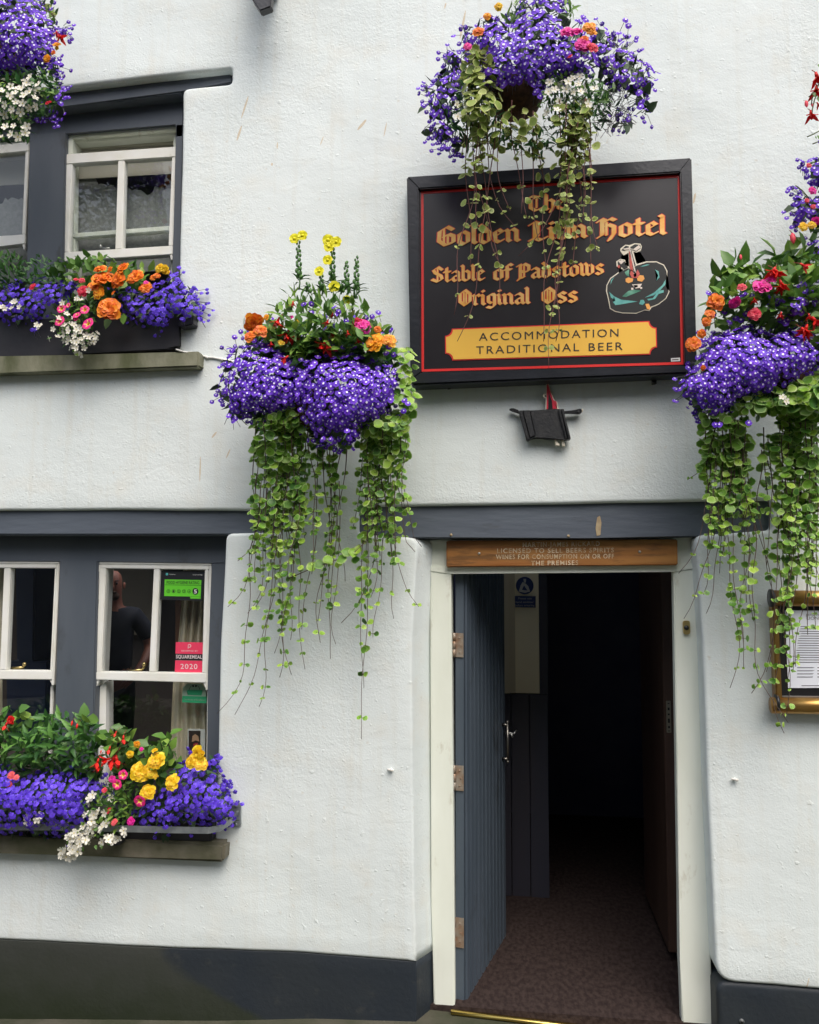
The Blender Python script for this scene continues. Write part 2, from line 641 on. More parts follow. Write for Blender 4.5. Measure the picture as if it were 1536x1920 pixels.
def trumpet(name, x, y, rad, Y, mats, parent, rng, label=None):
    """five-lobed open trumpet with a star-marked throat (0 limb, 1 throat, 2 vein)"""
    b = MB()
    p = U(x, y, Y)
    S = (U(x + rad, y, Y) - p).length
    n = jit(Vector((0, -1, .15)), .22, rng)
    a, dn, n = frame_of(n, rng)
    N = 20
    rim = lambda t: 1 - .10 * abs(math.cos(2.5 * t)) ** 3
    rings = []
    for r_, h in ((.18, -.35), (.34, -.1), (.7, .05), (1.0, -.02)):
        rings.append([p + (a * math.cos(6.2832 * k / N) + dn * math.sin(6.2832 * k / N)) * S * r_ * (rim(6.2832 * k / N) if r_ > .6 else 1) + n * S * h for k in range(N)])
    vs = [q for r_ in rings for q in r_]
    fs, ms = [], []
    for i in range(3):
        for k in range(N):
            fs.append([i * N + k, i * N + (k + 1) % N, (i + 1) * N + (k + 1) % N, (i + 1) * N + k])
            ms.append(1 if i == 0 else (2 if i == 1 and k % 4 == 0 else 0))
    fs.append(list(range(N)))
    ms.append(1)
    b.add(vs, fs, ms, True)
    return b.build(name, mats, parent, label)


def small_white(b, p, n, S, rng):
    """bacopa: five round petals (0) with a yellow eye (1)"""
    a, dn, n = frame_of(n, rng)
    vs, fs, ms = [], [], []
    for k in range(5):
        t = 6.283 * k / 5 + rng.normal() * .06
        d = a * math.cos(t) + dn * math.sin(t)
        s = d.cross(n)
        o = len(vs)
        c = n * S * .12
        vs += [p, p + d * S * .25 + s * S * .16 + c * .3, p + d * S * .45 + s * S * .17 + c, p + d * S * .55 + c * .8, p + d * S * .45 - s * S * .17 + c, p + d * S * .25 - s * S * .16 + c * .3]
        fs.append([o, o + 1, o + 2, o + 3, o + 4, o + 5])
        ms.append(0)
    o = len(vs)
    vs += [p + n * S * .06 + (a * math.cos(t) + dn * math.sin(t)) * S * .09 for t in (0, 1.26, 2.51, 3.77, 5.03)]
    fs.append(list(range(o, o + 5)))
    ms.append(1)
    b.add(vs, fs, ms)


def round_leaf(b, c, n, S, rng, m_in=0, m_rim=1):
    """kidney-shaped scalloped leaf with a paler rim"""
    a, dn, n = frame_of(n, rng)
    N = 10
    cup = rng.random() * .7 - .25
    vs = [c + n * 0.0 - n * S * .04]
    for r_, z in ((.415, .0), (.5, cup * .25)):
        for k in range(N):
            t = 6.2832 * (k + .5) / N
            rr = r_ * (1 - .45 * max(0, math.cos(t)) ** 10) * (1 + (.06 if k % 2 and r_ > .4 else 0)) * (1 + .05 * rng.normal())
            vs.append(c + (a * math.cos(t) + dn * math.sin(t) * .95) * S * rr + n * S * (z - .12 * cup))
    fs = [[0, 1 + k, 1 + (k + 1) % N] for k in range(N)]
    fs += [[1 + k, 1 + N + k, 1 + N + (k + 1) % N, 1 + (k + 1) % N] for k in range(N)]
    b.add(vs, fs, [m_in] * N + [m_rim] * N, True)


def vine(x0, y0, x1, y1, Y0, Y1, parent, rng, mats, size=.05, tip=.3, pitch=26, sway=6, hook=0, bare=0.0, name='trailing_vine', dense=1.0):
    """hanging stem with opposite pairs of round leaves (0 leaf, 1 rim, 2 stem)"""
    b = MB()
    L = math.hypot(x1 - x0, y1 - y0)
    n = max(4, int(L / 18))
    ph, ph2, amp = rng.random() * 6.28, rng.random() * 6.28, sway * (.5 + rng.random())
    path, pix = [], []
    for i in range(n + 1):
        t = i / n
        # falls straight first, wanders off towards its end
        x = x0 + (x1 - x0) * (t ** 1.6) + 1.4 * amp * math.sin(ph + t * L / 70) * min(1, 3 * t) + amp * .5 * math.sin(ph2 + t * L / 27) * min(1, 3 * t)
        y = y0 + (y1 - y0) * t
        if hook and t > .8:
            x += hook * ((t - .8) / .2) ** 2
        Y = Y0 + (Y1 - Y0) * min(1, t * 2.5) + .012 * math.sin(ph + 5 * t)
        pix.append((x, y, Y))
        path.append(U(x, y, Y))
    b.tube(path, [.0021 - .0009 * i / n for i in range(n + 1)], 4, 2)
    s = pitch * (.3 + .5 * rng.random())
    acc = 0.0
    for i in range(n):
        (xa, ya, Ya), (xb, yb, Yb) = pix[i], pix[i + 1]
        seg = math.hypot(xb - xa, yb - ya)
        while acc + seg >= s:
            f = (s - acc) / seg
            t = (i + f) / n
            c = path[i].lerp(path[i + 1], f)
            S = size * (1 - (1 - tip) * t ** 1.3) * (.45 + .75 * rng.random() ** .8)
            az = rng.random() * 6.28
            if rng.random() < (1 - bare * t) * dense:
                for sd in (0, math.pi):
                    o = Vector((math.cos(az + sd), math.sin(az + sd) * .8, -.15 + .5 * rng.random()))
                    q = c + o * S * (.42 + .25 * rng.random())
                    nn = Vector((rng.normal() * .5 + o.x * .35, -.8, .45 + rng.normal() * .5))
                    b.tube([c, q], .0011, 3, 2, cap=False)
                    round_leaf(b, q, nn.normalized(), S, rng)
            s += pitch * (.45 + .6 * t + (1.6 if rng.random() < .18 else .7 * rng.random()))
        acc += seg
    return b.build(name, mats, parent)


# petals, leaves
G = {}
G['lob'] = [mat('lobelia_petal', (.085, .017, .50), .55, (.25, .075, .86), island=True, c3=(.16, .036, .69), transl=.15), mat('lobelia_eye', (.80, .74, .95), .6)]
G['lobblue'] = [mat('blue_lobelia_petal', (.085, .030, .58), .55, (.20, .10, .90), island=True, c3=(.135, .055, .74), transl=.15), mat('lobelia_eye', (.80, .74, .95), .6)]
G['fine'] = [mat('fine_foliage', (.012, .035, .012), .6, (.07, .12, .045), island=True, c3=(.03, .07, .025)), mat('grey_stem', (.09, .085, .10), .7)]
G['green'] = [mat('mixed_foliage', (.035, .10, .018), .45, (.27, .42, .07), island=True, c3=(.11, .25, .04), transl=.2), mat('green_stem', (.10, .14, .04), .6)]
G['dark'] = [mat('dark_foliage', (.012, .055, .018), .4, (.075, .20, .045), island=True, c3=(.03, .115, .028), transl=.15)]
G['bush'] = [mat('bush_foliage', (.022, .08, .018), .45, (.14, .31, .06), island=True, c3=(.055, .17, .034), transl=.15)]
G['vine'] = [mat('vine_leaf', (.045, .15, .017), .45, (.36, .55, .06), island=True, c3=(.19, .40, .036), transl=.2), mat('vine_leaf_rim', (.20, .39, .07), .5, (.50, .62, .22), island=True, transl=.2), mat('vine_stem', (.10, .065, .05), .7)]
G['olive'] = [mat('olive_leaf', (.17, .25, .04), .5, (.37, .43, .10), island=True, c3=(.25, .35, .06), transl=.2), mat('olive_leaf_rim', (.46, .50, .18), .5, transl=.2), mat('red_stem', (.15, .055, .05), .7)]
G['white'] = [mat('white_petal', (.78, .76, .66), .6, transl=.15), mat('yellow_eye', (.62, .5, .12), .6)]
G['orange'] = [mat('orange_petal', (.72, .115, .004), .5, (.98, .36, .02), island=True, c3=(.88, .21, .008), transl=.2)]
G['amber'] = [mat('amber_petal', (.80, .24, .006), .5, (.98, .56, .03), island=True, c3=(.92, .40, .012), transl=.2)]
G['yellow'] = [mat('yellow_petal', (.78, .42, .006), .5, (.98, .78, .05), island=True, c3=(.90, .60, .012), transl=.2)]
G['lemon'] = [mat('lemon_petal', (.86, .80, .02), .5, transl=.2), mat('snapdragon_stem', (.045, .13, .03), .6, (.10, .22, .05), island=True)]
G['red'] = [mat('red_petal', (.50, .004, .008), .45, (.86, .03, .02), island=True, c3=(.70, .010, .012), transl=.2), mat('fuchsia_stalk', (.22, .05, .03), .6)]
G['rose'] = [mat('rose_petal', (.60, .012, .05), .45, (.88, .10, .14), island=True, c3=(.76, .03, .08), transl=.2)]
G['magenta'] = [mat('magenta_petal', (.66, .008, .22), .5, (.92, .05, .52), island=True, c3=(.80, .014, .34), transl=.2)]
G['trumpet'] = [mat('pink_trumpet', (.72, .015, .20), .5), mat('trumpet_throat', (.75, .50, .06), .6), mat('trumpet_star', (.80, .50, .15), .6)]
G['salmon'] = [mat('salmon_petal', (.80, .12, .14), .5, transl=.2)]


def crop(ox, oy, sc):
    """coordinates read off an enlarged part of the photograph"""
    return lambda pts: [(ox + x / sc, oy + y / sc) for x, y in pts]


def lobelia(parent, polys, Yc, thick, seed, kind='lob', spacing=8.6, size=.029, eye=True, leafy=1.0, loose=(), back=True):
    """one lobelia plant: fine dark foliage with the blossoms as its sub-part"""
    rng = np.random.default_rng(seed)
    fo, bl = MB(), MB()
    for poly in polys:
        for q, n in dome(poly, spacing * .95 / max(leafy, .2) ** .5, Yc + .02, thick * .9, rng):
            d = jit(n + Vector((0, 0, .1)), .6, rng)
            blade(fo, q - n * .012, d, .022 + .03 * rng.random(), .003 + .006 * rng.random(), rng, int(rng.random() < .35))
        for q, n in dome(poly, 12, Yc + .04, thick * .70, rng):
            leaf(fo, q, jit(Vector((0, -.3, -.6)), .6, rng), n, .055, .035, 0)
        for q, n in dome(poly, spacing, Yc, thick, rng, ragged=.03):
            lobelia_flower(bl, q, jit(n + Vector((0, -.45, .1)), .28, rng), size * (.75 + .45 * rng.random()), rng, eye)
            if rng.random() < .3:
                blade(fo, q - n * .03, n, .035, .002, rng, 1)
        if back:
            for q, n in dome(poly, spacing * 2.2, Yc, thick * .7, rng, back=True):
                lobelia_flower(bl, q, jit(n, .3, rng), size, rng, eye)
        # straggling sprigs beyond the edge
        P = np.array(poly)
        c = P.mean(0)
        for k in range(int(len(poly) * 4)):
            i = rng.integers(len(poly))
            t = rng.random()
            e = P[i] * (1 - t) + P[(i + 1) % len(P)] * t
            o = e + (e - c) / max(np.linalg.norm(e - c), 1) * rng.random() ** 1.5 * 24
            q0, q1 = U(e[0], e[1], Yc), U(o[0], o[1] + 2, Yc - .02 * rng.random())
            fo.tube([q0, q1], .0011, 3, 1, cap=False)
            lobelia_flower(bl, q1, jit(Vector((0, -1, .1)), .35, rng), size * .75, rng, eye)
    for x, y in loose:
        q = U(x, y, Yc - thick * .6)
        fo.tube([q + Vector((rng.normal() * .01, .03, -.03)), q], .0011, 3, 1, cap=False)
        lobelia_flower(bl, q, jit(Vector((0, -1, .1)), .3, rng), size * .9, rng, eye)
    f = fo.build('lobelia', G['fine'], parent)
    f['kind'] = 'stuff'
    o = bl.build('blossoms', G[kind], f)
    o.matrix_parent_inverse = Matrix.Identity(4)
    o['kind'] = 'stuff'
    return f


def fix_sub(o):
    return o


def leaves(parent, polys, Yc, thick, seed, kind='green', spacing=11, L=.05, W=.026, up=.35, core=True, name='foliage'):
    rng = np.random.default_rng(seed)
    b = MB()
    for poly in polys:
        if core:
            for q, n in dome(poly, spacing * 1.3, Yc + .02, thick * .6, rng):
                leaf(b, q, jit(Vector((0, -.2, -.2)), .8, rng), n, L * 1.1, W * 1.3, 0)
        for q, n in dome(poly, spacing, Yc, thick, rng, ragged=.03):
            d = jit(n * .6 + Vector((0, -.35, up)), .5, rng)
            k = .7 + .6 * rng.random()
            leaf(b, q - d * L * .4, d, jit(Vector((0, -.8, .7)), .4, rng), L * k, W * k, 0, .3, .15 + .2 * rng.random())
    return b.build(name, G[kind], parent)


def round_leaves(parent, polys, Yc, thick, seed, kind='vine', spacing=13, size=.042, name='foliage'):
    rng = np.random.default_rng(seed)
    b = MB()
    for poly in polys:
        for q, n in dome(poly, spacing, Yc, thick, rng, ragged=.03):
            round_leaf(b, q, jit(n + Vector((0, -.4, .5)), .4, rng), size * (.7 + .6 * rng.random()), rng)
    return b.build(name, G[kind], parent)


def bacopa(parent, polys, pts, Yc, thick, seed, spacing=11, size=.030, green=None, gspace=9):
    """white bacopa: small leaves, the blossoms as its sub-part"""
    rng = np.random.default_rng(seed)
    fo, bl = MB(), MB()
    for poly in green or polys:
        for q, n in dome(poly, gspace, Yc + .015, thick * .85, rng, ragged=.015):
            leaf(fo, q, jit(n + Vector((0, 0, .2)), .7, rng), jit(Vector((0, -1, .5)), .4, rng), .022, .013, 0)
    for poly in polys:
        for q, n in dome(poly, spacing, Yc, thick, rng, ragged=.02):
            small_white(bl, q, jit(n + Vector((0, -.6, .1)), .35, rng), size * (.8 + .4 * rng.random()), rng)
    for x, y in pts:
        small_white(bl, U(x, y, Yc - thick), jit(Vector((0, -1, .1)), .3, rng), size, rng)
    if not fo.v:
        leaf(fo, U(pts[0][0], pts[0][1], Yc), Vector((0, 0, 1)), Vector((0, -1, 0)), .02, .01)
    f = fo.build('bacopa', G['green'], parent)
    o = bl.build('blossoms', G['white'], f)
    o['kind'] = 'stuff'
    return f


def snapdragon(parent, base, top, Y, blooms, seed):
    """upright spike of buds with a few yellow two-lipped blooms"""
    rng = np.random.default_rng(seed)
    b = MB()
    p0, p1 = U(*base, Y), U(*top, Y)
    path = [p0.lerp(p1, t) + Vector((.004 * math.sin(9 * t), 0, 0)) for t in np.linspace(0, 1, 9)]
    b.tube(path, [.0032 - .0018 * k / 8 for k in range(9)], 5, 0)
    L = (p1 - p0).length
    n = int(L / .0085)
    for k in range(n):
        t = .22 + .78 * k / n
        c = p0.lerp(p1, t)
        az = k * 2.4
        o = Vector((math.cos(az), math.sin(az), .35))
        r_ = .0095 * (1.15 - .6 * t)
        b.ball(c + o * .009 * (1.2 - .6 * t), r_, 0, (.75, .75, 1.15), 6, 4)
    for k in range(int(8)):
        c = p0.lerp(p1, .02 + .24 * rng.random())
        az = rng.random() * 6.28
        leaf(b, c, Vector((math.cos(az), math.sin(az), .5)), Vector((0, 0, 1)), .05, .010, 0, .1, .35)
    s = b.build('snapdragon', G['lemon'][1], parent)
    for x, y, rad in blooms:
        f = MB()
        q = U(x, y, Y - .012)
        S = (U(x + rad, y, Y) - q).length
        for k in range(5):
            t = k * 1.2566 + .3
            d = Vector((math.cos(t), -.35, math.sin(t)))
            petal(f, q, d.normalized(), Vector((0, -1, 0)), S * 1.25, S * 1.25, 0, .35, .5, rng, .25)
        f.ball(q + Vector((0, -S * .25, 0)), S * .38, 0, (1, .8, .9), 8, 5)
        f.build('bloom', G['lemon'][0], s)
    return s

# ------------------------------------------------------------------ the building
def XZ(px, py, Y=0.0):
    p = U(px, py, Y)
    return (p.x, p.z)


def undul(x, z):
    """slow unevenness of the old rendered wall"""
    return .010 * noise.noise(Vector((x * 1.1 + 3, z * 1.3, .3))) + .005 * noise.noise(Vector((x * 3.1, z * 3.4, 4.7))) + .0018 * noise.noise(Vector((x * 9, z * 9, 9.1)))


def round_poly(pts, rad, step=.035):
    """pts (x, z); corners rounded by rad (number or list), edges resampled and slightly wavy"""
    n = len(pts)
    rad = rad if isinstance(rad, (list, tuple)) else [rad] * n
    P = [Vector((p[0], p[1])) for p in pts]
    cur = []
    for i in range(n):
        a, c, e = P[i - 1], P[i], P[(i + 1) % n]
        r0 = min(rad[i], (a - c).length * .45, (e - c).length * .45)
        if r0 < 1e-4:
            cur.append(c)
            continue
        s, t = c + (a - c).normalized() * r0, c + (e - c).normalized() * r0
        for k in range(6):
            u = k / 5
            cur.append(s * (1 - u) ** 2 + c * 2 * u * (1 - u) + t * u * u)
    out = []
    m = len(cur)
    for i in range(m):
        a, e = cur[i], cur[(i + 1) % m]
        L = (e - a).length
        k = max(1, int(L / step))
        for j in range(k):
            out.append(a.lerp(e, j / k))
    w = []
    for p in out:
        q = Vector((p.x, p.y))
        d = Vector((noise.noise(Vector((p.x * 5, p.y * 5, 1.5))), noise.noise(Vector((p.x * 5, p.y * 5, 7.5)))))
        w.append(q + d * .0022)
    return w


def rendered_wall(name, outer, holes, depth, r, mats, parent, y0=0.0, grid=.05, bend=None):
    """a wall front with rounded arrises that turn back into the openings"""
    b = MB()
    cdt_v, cdt_e = [], []
    loops = []
    for li, lp in enumerate([outer] + holes):
        area = sum(lp[i].x * lp[(i + 1) % len(lp)].y - lp[(i + 1) % len(lp)].x * lp[i].y for i in range(len(lp)))
        if (area > 0) != (li == 0):
            lp = lp[::-1]
        n = len(lp)
        ns = []
        for i in range(n):
            t = (lp[(i + 1) % n] - lp[i - 1]).normalized()
            ns.append(Vector((-t.y, t.x)))
        rings = []
        for a in (0, 22, 45, 68, 90):
            rings.append([(p + m * (r * (1 - math.sin(R(a)))), r * (1 - math.cos(R(a)))) for p, m in zip(lp, ns)])
        for f in (.5, 1.0):
            rings.append([(p + (bend(p, f) if bend else Vector((0, 0))), r + (depth - r) * f) for p in lp])
        vs = [Vector((q.x, y0 + d + undul(q.x, q.y) * (1 if d < r else max(0, 1 - d / depth)), q.y)) for rg in rings for q, d in rg]
        fs = []
        for k in range(len(rings) - 1):
            for i in range(n):
                j = (i + 1) % n
                fs.append([(k + 1) * n + i, (k + 1) * n + j, k * n + j, k * n + i])
        b.add(vs, fs, 0, True)
        o = len(cdt_v)
        fr = [q for q, d in rings[0]]
        cdt_v += fr
        cdt_e += [(o + i, o + (i + 1) % n) for i in range(n)]
        loops.append([(q.x, q.y) for q in fr])
    xs, zs = [p[0] for p in loops[0]], [p[1] for p in loops[0]]
    gx, gz = np.arange(min(xs), max(xs), grid), np.arange(min(zs), max(zs), grid)
    g = np.array([(x, z) for x in gx for z in gz])
    ok = in_poly(g, loops[0])
    for h in loops[1:]:
        ok &= ~in_poly(g, h)
    g = g[ok]
    for lp in loops:
        d, _ = edge_dist(g, lp)
        g = g[d > grid * .5]
    cdt_v += [Vector((p[0], p[1])) for p in g]
    V, E, F, _, _, _ = delaunay_2d_cdt(cdt_v, cdt_e, [], 0, 1e-6)
    cen = np.array([[sum(V[i][k] for i in f) / len(f) for k in (0, 1)] for f in F])
    ok = in_poly(cen, loops[0])
    for h in loops[1:]:
        ok &= ~in_poly(cen, h)
    faces = []
    for f, k in zip(F, ok):
        if not k:
            continue
        a, c, e = V[f[0]], V[f[1]], V[f[2]]
        faces.append(list(f) if (c.x - a.x) * (e.y - a.y) - (c.y - a.y) * (e.x - a.x) > 0 else list(f)[::-1])
    b.add([Vector((v.x, y0 + undul(v.x, v.y), v.y)) for v in V], faces, 0, True)
    return b.build(name, mats, parent, weld=True)


# wall paint: old roughcast and trowelled render under many coats of white, with stains
def wall_material():
    m = bpy.data.materials.new('white_render')
    m.use_nodes = True
    t = m.node_tree
    N, Lk = t.nodes.new, t.links.new
    p = t.nodes['Principled BSDF']
    p.inputs['Roughness'].default_value = .75
    p.inputs['Specular IOR Level'].default_value = .25
    tc = N('ShaderNodeTexCoord')
    P = tc.outputs['Object']

    def nz(scale, detail=4, stretch=None, dist=0):
        n = N('ShaderNodeTexNoise')
        n.inputs['Scale'].default_value = scale
        n.inputs['Detail'].default_value = detail
        n.inputs['Distortion'].default_value = dist
        if stretch:
            mp = N('ShaderNodeMapping')
            mp.inputs['Scale'].default_value = stretch
            Lk(P, mp.inputs[0])
            Lk(mp.outputs[0], n.inputs['Vector'])
        else:
            Lk(P, n.inputs['Vector'])
        return n.outputs[0]

    def ramp(v, a, b, ca=(0, 0, 0), cb=(1, 1, 1)):
        r = N('ShaderNodeValToRGB')
        r.color_ramp.elements[0].position, r.color_ramp.elements[1].position = a, b
        r.color_ramp.elements[0].color, r.color_ramp.elements[1].color = (*ca, 1), (*cb, 1)
        Lk(v, r.inputs[0])
        return r.outputs[0]

    def mix(f, a, b):
        x = N('ShaderNodeMix')
        x.data_type = 'RGBA'
        if isinstance(f, (int, float)):
            x.inputs[0].default_value = f
        else:
            Lk(f, x.inputs[0])
        for i, v in ((6, a), (7, b)):
            if isinstance(v, tuple):
                x.inputs[i].default_value = (*v, 1)
            else:
                Lk(v, x.inputs[i])
        return x.outputs[2]

    def math_(op, a, b=None):
        x = N('ShaderNodeMath')
        x.operation = op
        for i, v in enumerate((a, b)):
            if v is None:
                continue
            if isinstance(v, (int, float)):
                x.inputs[i].default_value = v
            else:
                Lk(v, x.inputs[i])
        return x.outputs[0]

    base = mix(ramp(nz(1.3, 5), .35, .7), (.685, .750, .742), (.745, .805, .800))
    base = mix(math_('MULTIPLY', ramp(nz(7, 6), .52, .78), .35), base, (.70, .67, .57))
    # rain-washed drips
    base = mix(math_('MULTIPLY', ramp(nz(5, 6, (5, 1, .28)), .52, .74), .22), base, (.60, .58, .48))
    base = mix(math_('MULTIPLY', ramp(nz(34, 3, (1, 1, 1)), .68, .75), .35), base, (.56, .52, .42))
    # tan scars where the paint has come away, and thin rust runs
    sep = N('ShaderNodeSeparateXYZ')
    Lk(P, sep.inputs[0])
    wob = math_('MULTIPLY', math_('SUBTRACT', nz(26, 4), .5), 1.3)
    scars = [(459, 200, 2.5, 30, 9), (448, 250, 3, 20, 6), (679, 235, 5, 15, 12), (520, 272, 2, 9, 0), (604, 264, 1.5, 12, 4), (723, 243, 1.5, 20, 4), (510, 308, 3, 4, 0),
             (868, 45, 3, 42, 8), (835, 10, 2, 8, 2), (402, 815, 3, 8, 6), (375, 880, 2, 30, 0), (428, 850, 2, 14, 6), (1302, 372, 3, 14, 3), (1512, 1850, 2, 24, 6)]
    tot = None
    for x, y, rx, ry, lean in scars:
        c = U(x, y)
        s = (U(x + 10, y) - c).length / 10
        lx = math_('ADD', math_('SUBTRACT', sep.outputs[0], c.x), math_('MULTIPLY', math_('SUBTRACT', sep.outputs[2], c.z), -lean / max(ry, 1)))
        a = math_('DIVIDE', lx, rx * .75 * s)
        e = math_('DIVIDE', math_('SUBTRACT', sep.outputs[2], c.z), ry * .75 * s)
        d = math_('ADD', math_('ADD', math_('MULTIPLY', a, a), math_('MULTIPLY', e, e)), wob)
        k = math_('LESS_THAN', d, .85)
        tot = k if tot is None else math_('MAXIMUM', tot, k)
    base = mix(math_('MULTIPLY', tot, .6), base, (.56, .39, .19))
    Lk(base, p.inputs['Base Color'])
    # relief: roughcast patches, trowel marks, blobs
    patch = ramp(nz(1.1, 3), .46, .56)
    rough = math_('MULTIPLY', math_('MULTIPLY', nz(75, 3, None, .4), patch), .8)
    trowel = math_('MULTIPLY', ramp(nz(11, 5, (1, 1, 1.7), .6), .25, .85), .55)
    blobs = math_('MULTIPLY', ramp(nz(38, 2), .66, .76), .55)
    fine = math_('MULTIPLY', nz(150, 4), .42)
    h = math_('ADD', math_('ADD', rough, trowel), math_('ADD', blobs, fine))
    bp = N('ShaderNodeBump')
    bp.inputs['Strength'].default_value = .50
    bp.inputs['Distance'].default_value = .0042
    Lk(h, bp.inputs['Height'])
    Lk(bp.outputs[0], p.inputs['Normal'])
    return m


M_WALL = wall_material()
M_PLINTH = mat('dark_plinth_paint', (.011, .018, .028), .6, (.018, .024, .030), scale=3, bump=.35, bscale=60, lo=.3, hi=.6, dirt=((.055, .056, .05), 9, (1, 1, 1.4), .60, .45))
M_PLINTHX = mat('weathered_plinth_paint', (.040, .044, .036), .7, (.022, .026, .022), scale=2.2, bump=.45, bscale=60)
def two_tone(m):
    # a fresher navy patch of paint over the weathered greenish base
    t = m.node_tree
    p = t.nodes['Principled BSDF']
    old = p.inputs['Base Color'].links[0].from_socket
    tc = t.nodes.new('ShaderNodeTexCoord')
    sp = t.nodes.new('ShaderNodeSeparateXYZ')
    t.links.new(tc.outputs['Object'], sp.inputs[0])
    def mt(op, a, b_):
        x = t.nodes.new('ShaderNodeMath')
        x.operation = op
        for i, v in enumerate((a, b_)):
            if isinstance(v, (int, float)):
                x.inputs[i].default_value = v
            else:
                t.links.new(v, x.inputs[i])
        return x.outputs[0]
    c0, c1_ = U(312, 1780), U(480, 1905)
    dz = mt('SUBTRACT', c0.z, sp.outputs[2])
    H = c0.z - c1_.z
    edge = mt('ADD', mt('MULTIPLY', mt('POWER', mt('MAXIMUM', mt('DIVIDE', dz, H), 0.0), 1.7), c1_.x - c0.x), c0.x)
    nz = t.nodes.new('ShaderNodeTexNoise')
    nz.inputs['Scale'].default_value = 9
    t.links.new(tc.outputs['Object'], nz.inputs['Vector'])
    d = mt('SUBTRACT', mt('ADD', sp.outputs[0], mt('MULTIPLY', mt('SUBTRACT', nz.outputs[0], .5), .10)), edge)
    f = t.nodes.new('ShaderNodeMapRange')
    f.inputs[1].default_value, f.inputs[2].default_value = -.03, .03
    t.links.new(d, f.inputs[0])
    w = t.nodes.new('ShaderNodeMapRange')      # moss climbs up from the pavement
    w.inputs[1].default_value, w.inputs[2].default_value = TH - .12, TH + .16
    t.links.new(mt('ADD', sp.outputs[2], mt('MULTIPLY', mt('SUBTRACT', nz.outputs[0], .5), .22)), w.inputs[0])
    mo = t.nodes.new('ShaderNodeMix')
    mo.data_type = 'RGBA'
    mo.inputs[6].default_value, mo.inputs[7].default_value = (.014, .021, .008, 1), (.036, .040, .034, 1)
    t.links.new(w.outputs[0], mo.inputs[0])
    mx = t.nodes.new('ShaderNodeMix')
    mx.data_type = 'RGBA'
    t.links.new(f.outputs[0], mx.inputs[0])
    t.links.new(mo.outputs[2], mx.inputs[6])
    t.links.new(old, mx.inputs[7])
    t.links.new(mx.outputs[2], p.inputs['Base Color'])


M_GREY = mat('grey_wood_paint', (.074, .090, .112), .5, (.092, .108, .130), scale=6, bump=.25, bscale=45, stretch=(1, 1, .25), dirt=((.045, .046, .042), 5, (1, 1, .5), .58, .6))
M_BEAM = mat('grey_beam_paint', (.082, .099, .126), .5, (.098, .118, .146), scale=5, bump=.5, bscale=28, stretch=(.35, 1, 1.6), dirt=((.05, .052, .05), 6, (.5, 1, 1.5), .56, .65))
M_WHITE = mat('white_gloss_paint', (.84, .85, .82), .35, (.78, .78, .71), scale=9, bump=.1, bscale=40, dirt=((.42, .40, .30), 9, (1, 1, 1), .62, .6))
M_CREAM = mat('cream_frame_paint', (.72, .76, .66), .4, (.82, .86, .78), scale=5, bump=.2, bscale=30, stretch=(1, 1, .3), dirt=((.36, .31, .20), 7, (1.5, 1, .6), .60, .45))
M_STONE = mat('mossy_slate', (.065, .068, .034), .85, (.17, .155, .115), scale=7, bump=.9, bscale=24)
M_BLACK = mat('black_gloss_paint', (.010, .011, .013), .32, (.018, .018, .019), scale=12, bump=.12, bscale=60)
M_BOXP = mat('black_planter_paint', (.012, .012, .016), .5, (.020, .019, .022), scale=14, bump=.25, bscale=35)

TH = U(850, 1901, .05).z
two_tone(M_PLINTH)
#                      # street level at the threshold
pub = thing('pub', 'old white rendered pub front with grey timber lintels and dark base', 'building', (0, 0, TH))

# openings, photo pixels on the wall face
zt, xl, xr = 7.0, -3.7, 3.1
PB = [XZ(-300, 1745), XZ(0, 1762), XZ(300, 1776), XZ(560, 1788), XZ(781, 1805)]
PR = [XZ(1343, 1839), XZ(1440, 1846), XZ(1560, 1856), XZ(1800, 1876)]
door_l = [XZ(781, 1805), XZ(776, 1500), XZ(774, 1200), XZ(785, 1008)]
door_r = [XZ(1304, 1004), XZ(1318, 1200), XZ(1328, 1500), XZ(1343, 1839)]
slot_l, slot_r = [XZ(672, 1001), XZ(672, 950)], [XZ(1446, 938), XZ(1446, 994)]
outer = [(xl, PB[0][1])] + PB + door_l[1:] + slot_l + slot_r + door_r + PR[1:] + [(xr, PR[-1][1]), (xr, zt), (xl, zt)]
rads = [0] + [0] * 4 + [.0] + [.05, .05, .05] + [.02, .02] + [.02, .02] + [.03, .03, .03, .07] + [0] * 3 + [0, 0, 0]
outer_r = round_poly(outer, rads)
low = [(xl + .1, XZ(0, 957)[1]), XZ(0, 957), XZ(250, 956), XZ(527, 958), XZ(527, 998), XZ(423, 1001), XZ(413, 1200), XZ(408, 1420), XZ(402, 1568), XZ(402, 1585), (xl + .1, XZ(0, 1575)[1])]
low_r = round_poly(low, [0, 0, 0, .02, .02, .03, .03, .03, 0, 0, 0])
upp = [(xl + .1, XZ(0, 176)[1] - .0), XZ(0, 176), XZ(250, 148), XZ(434, 127), XZ(434, 156), XZ(343, 166), XZ(338, 400), XZ(335, 658), XZ(335, 672), (xl + .1, XZ(0, 672)[1])]
upp_r = round_poly(upp, [0, 0, 0, .015, .02, .03, .03, 0, 0, 0])
xd = XZ(781, 1805)[0]


def splay(p, f):
    # the left side of the doorway is cut back at an angle
    return Vector((.078 * f, 0)) if (xd - .06 < p.x < xd + .06 and p.y < XZ(785, 1008)[1] + .01) else Vector((0, 0))


wall = rendered_wall('wall', outer_r, [low_r, upp_r], .17, .014, M_WALL, pub, 0, .045, splay)

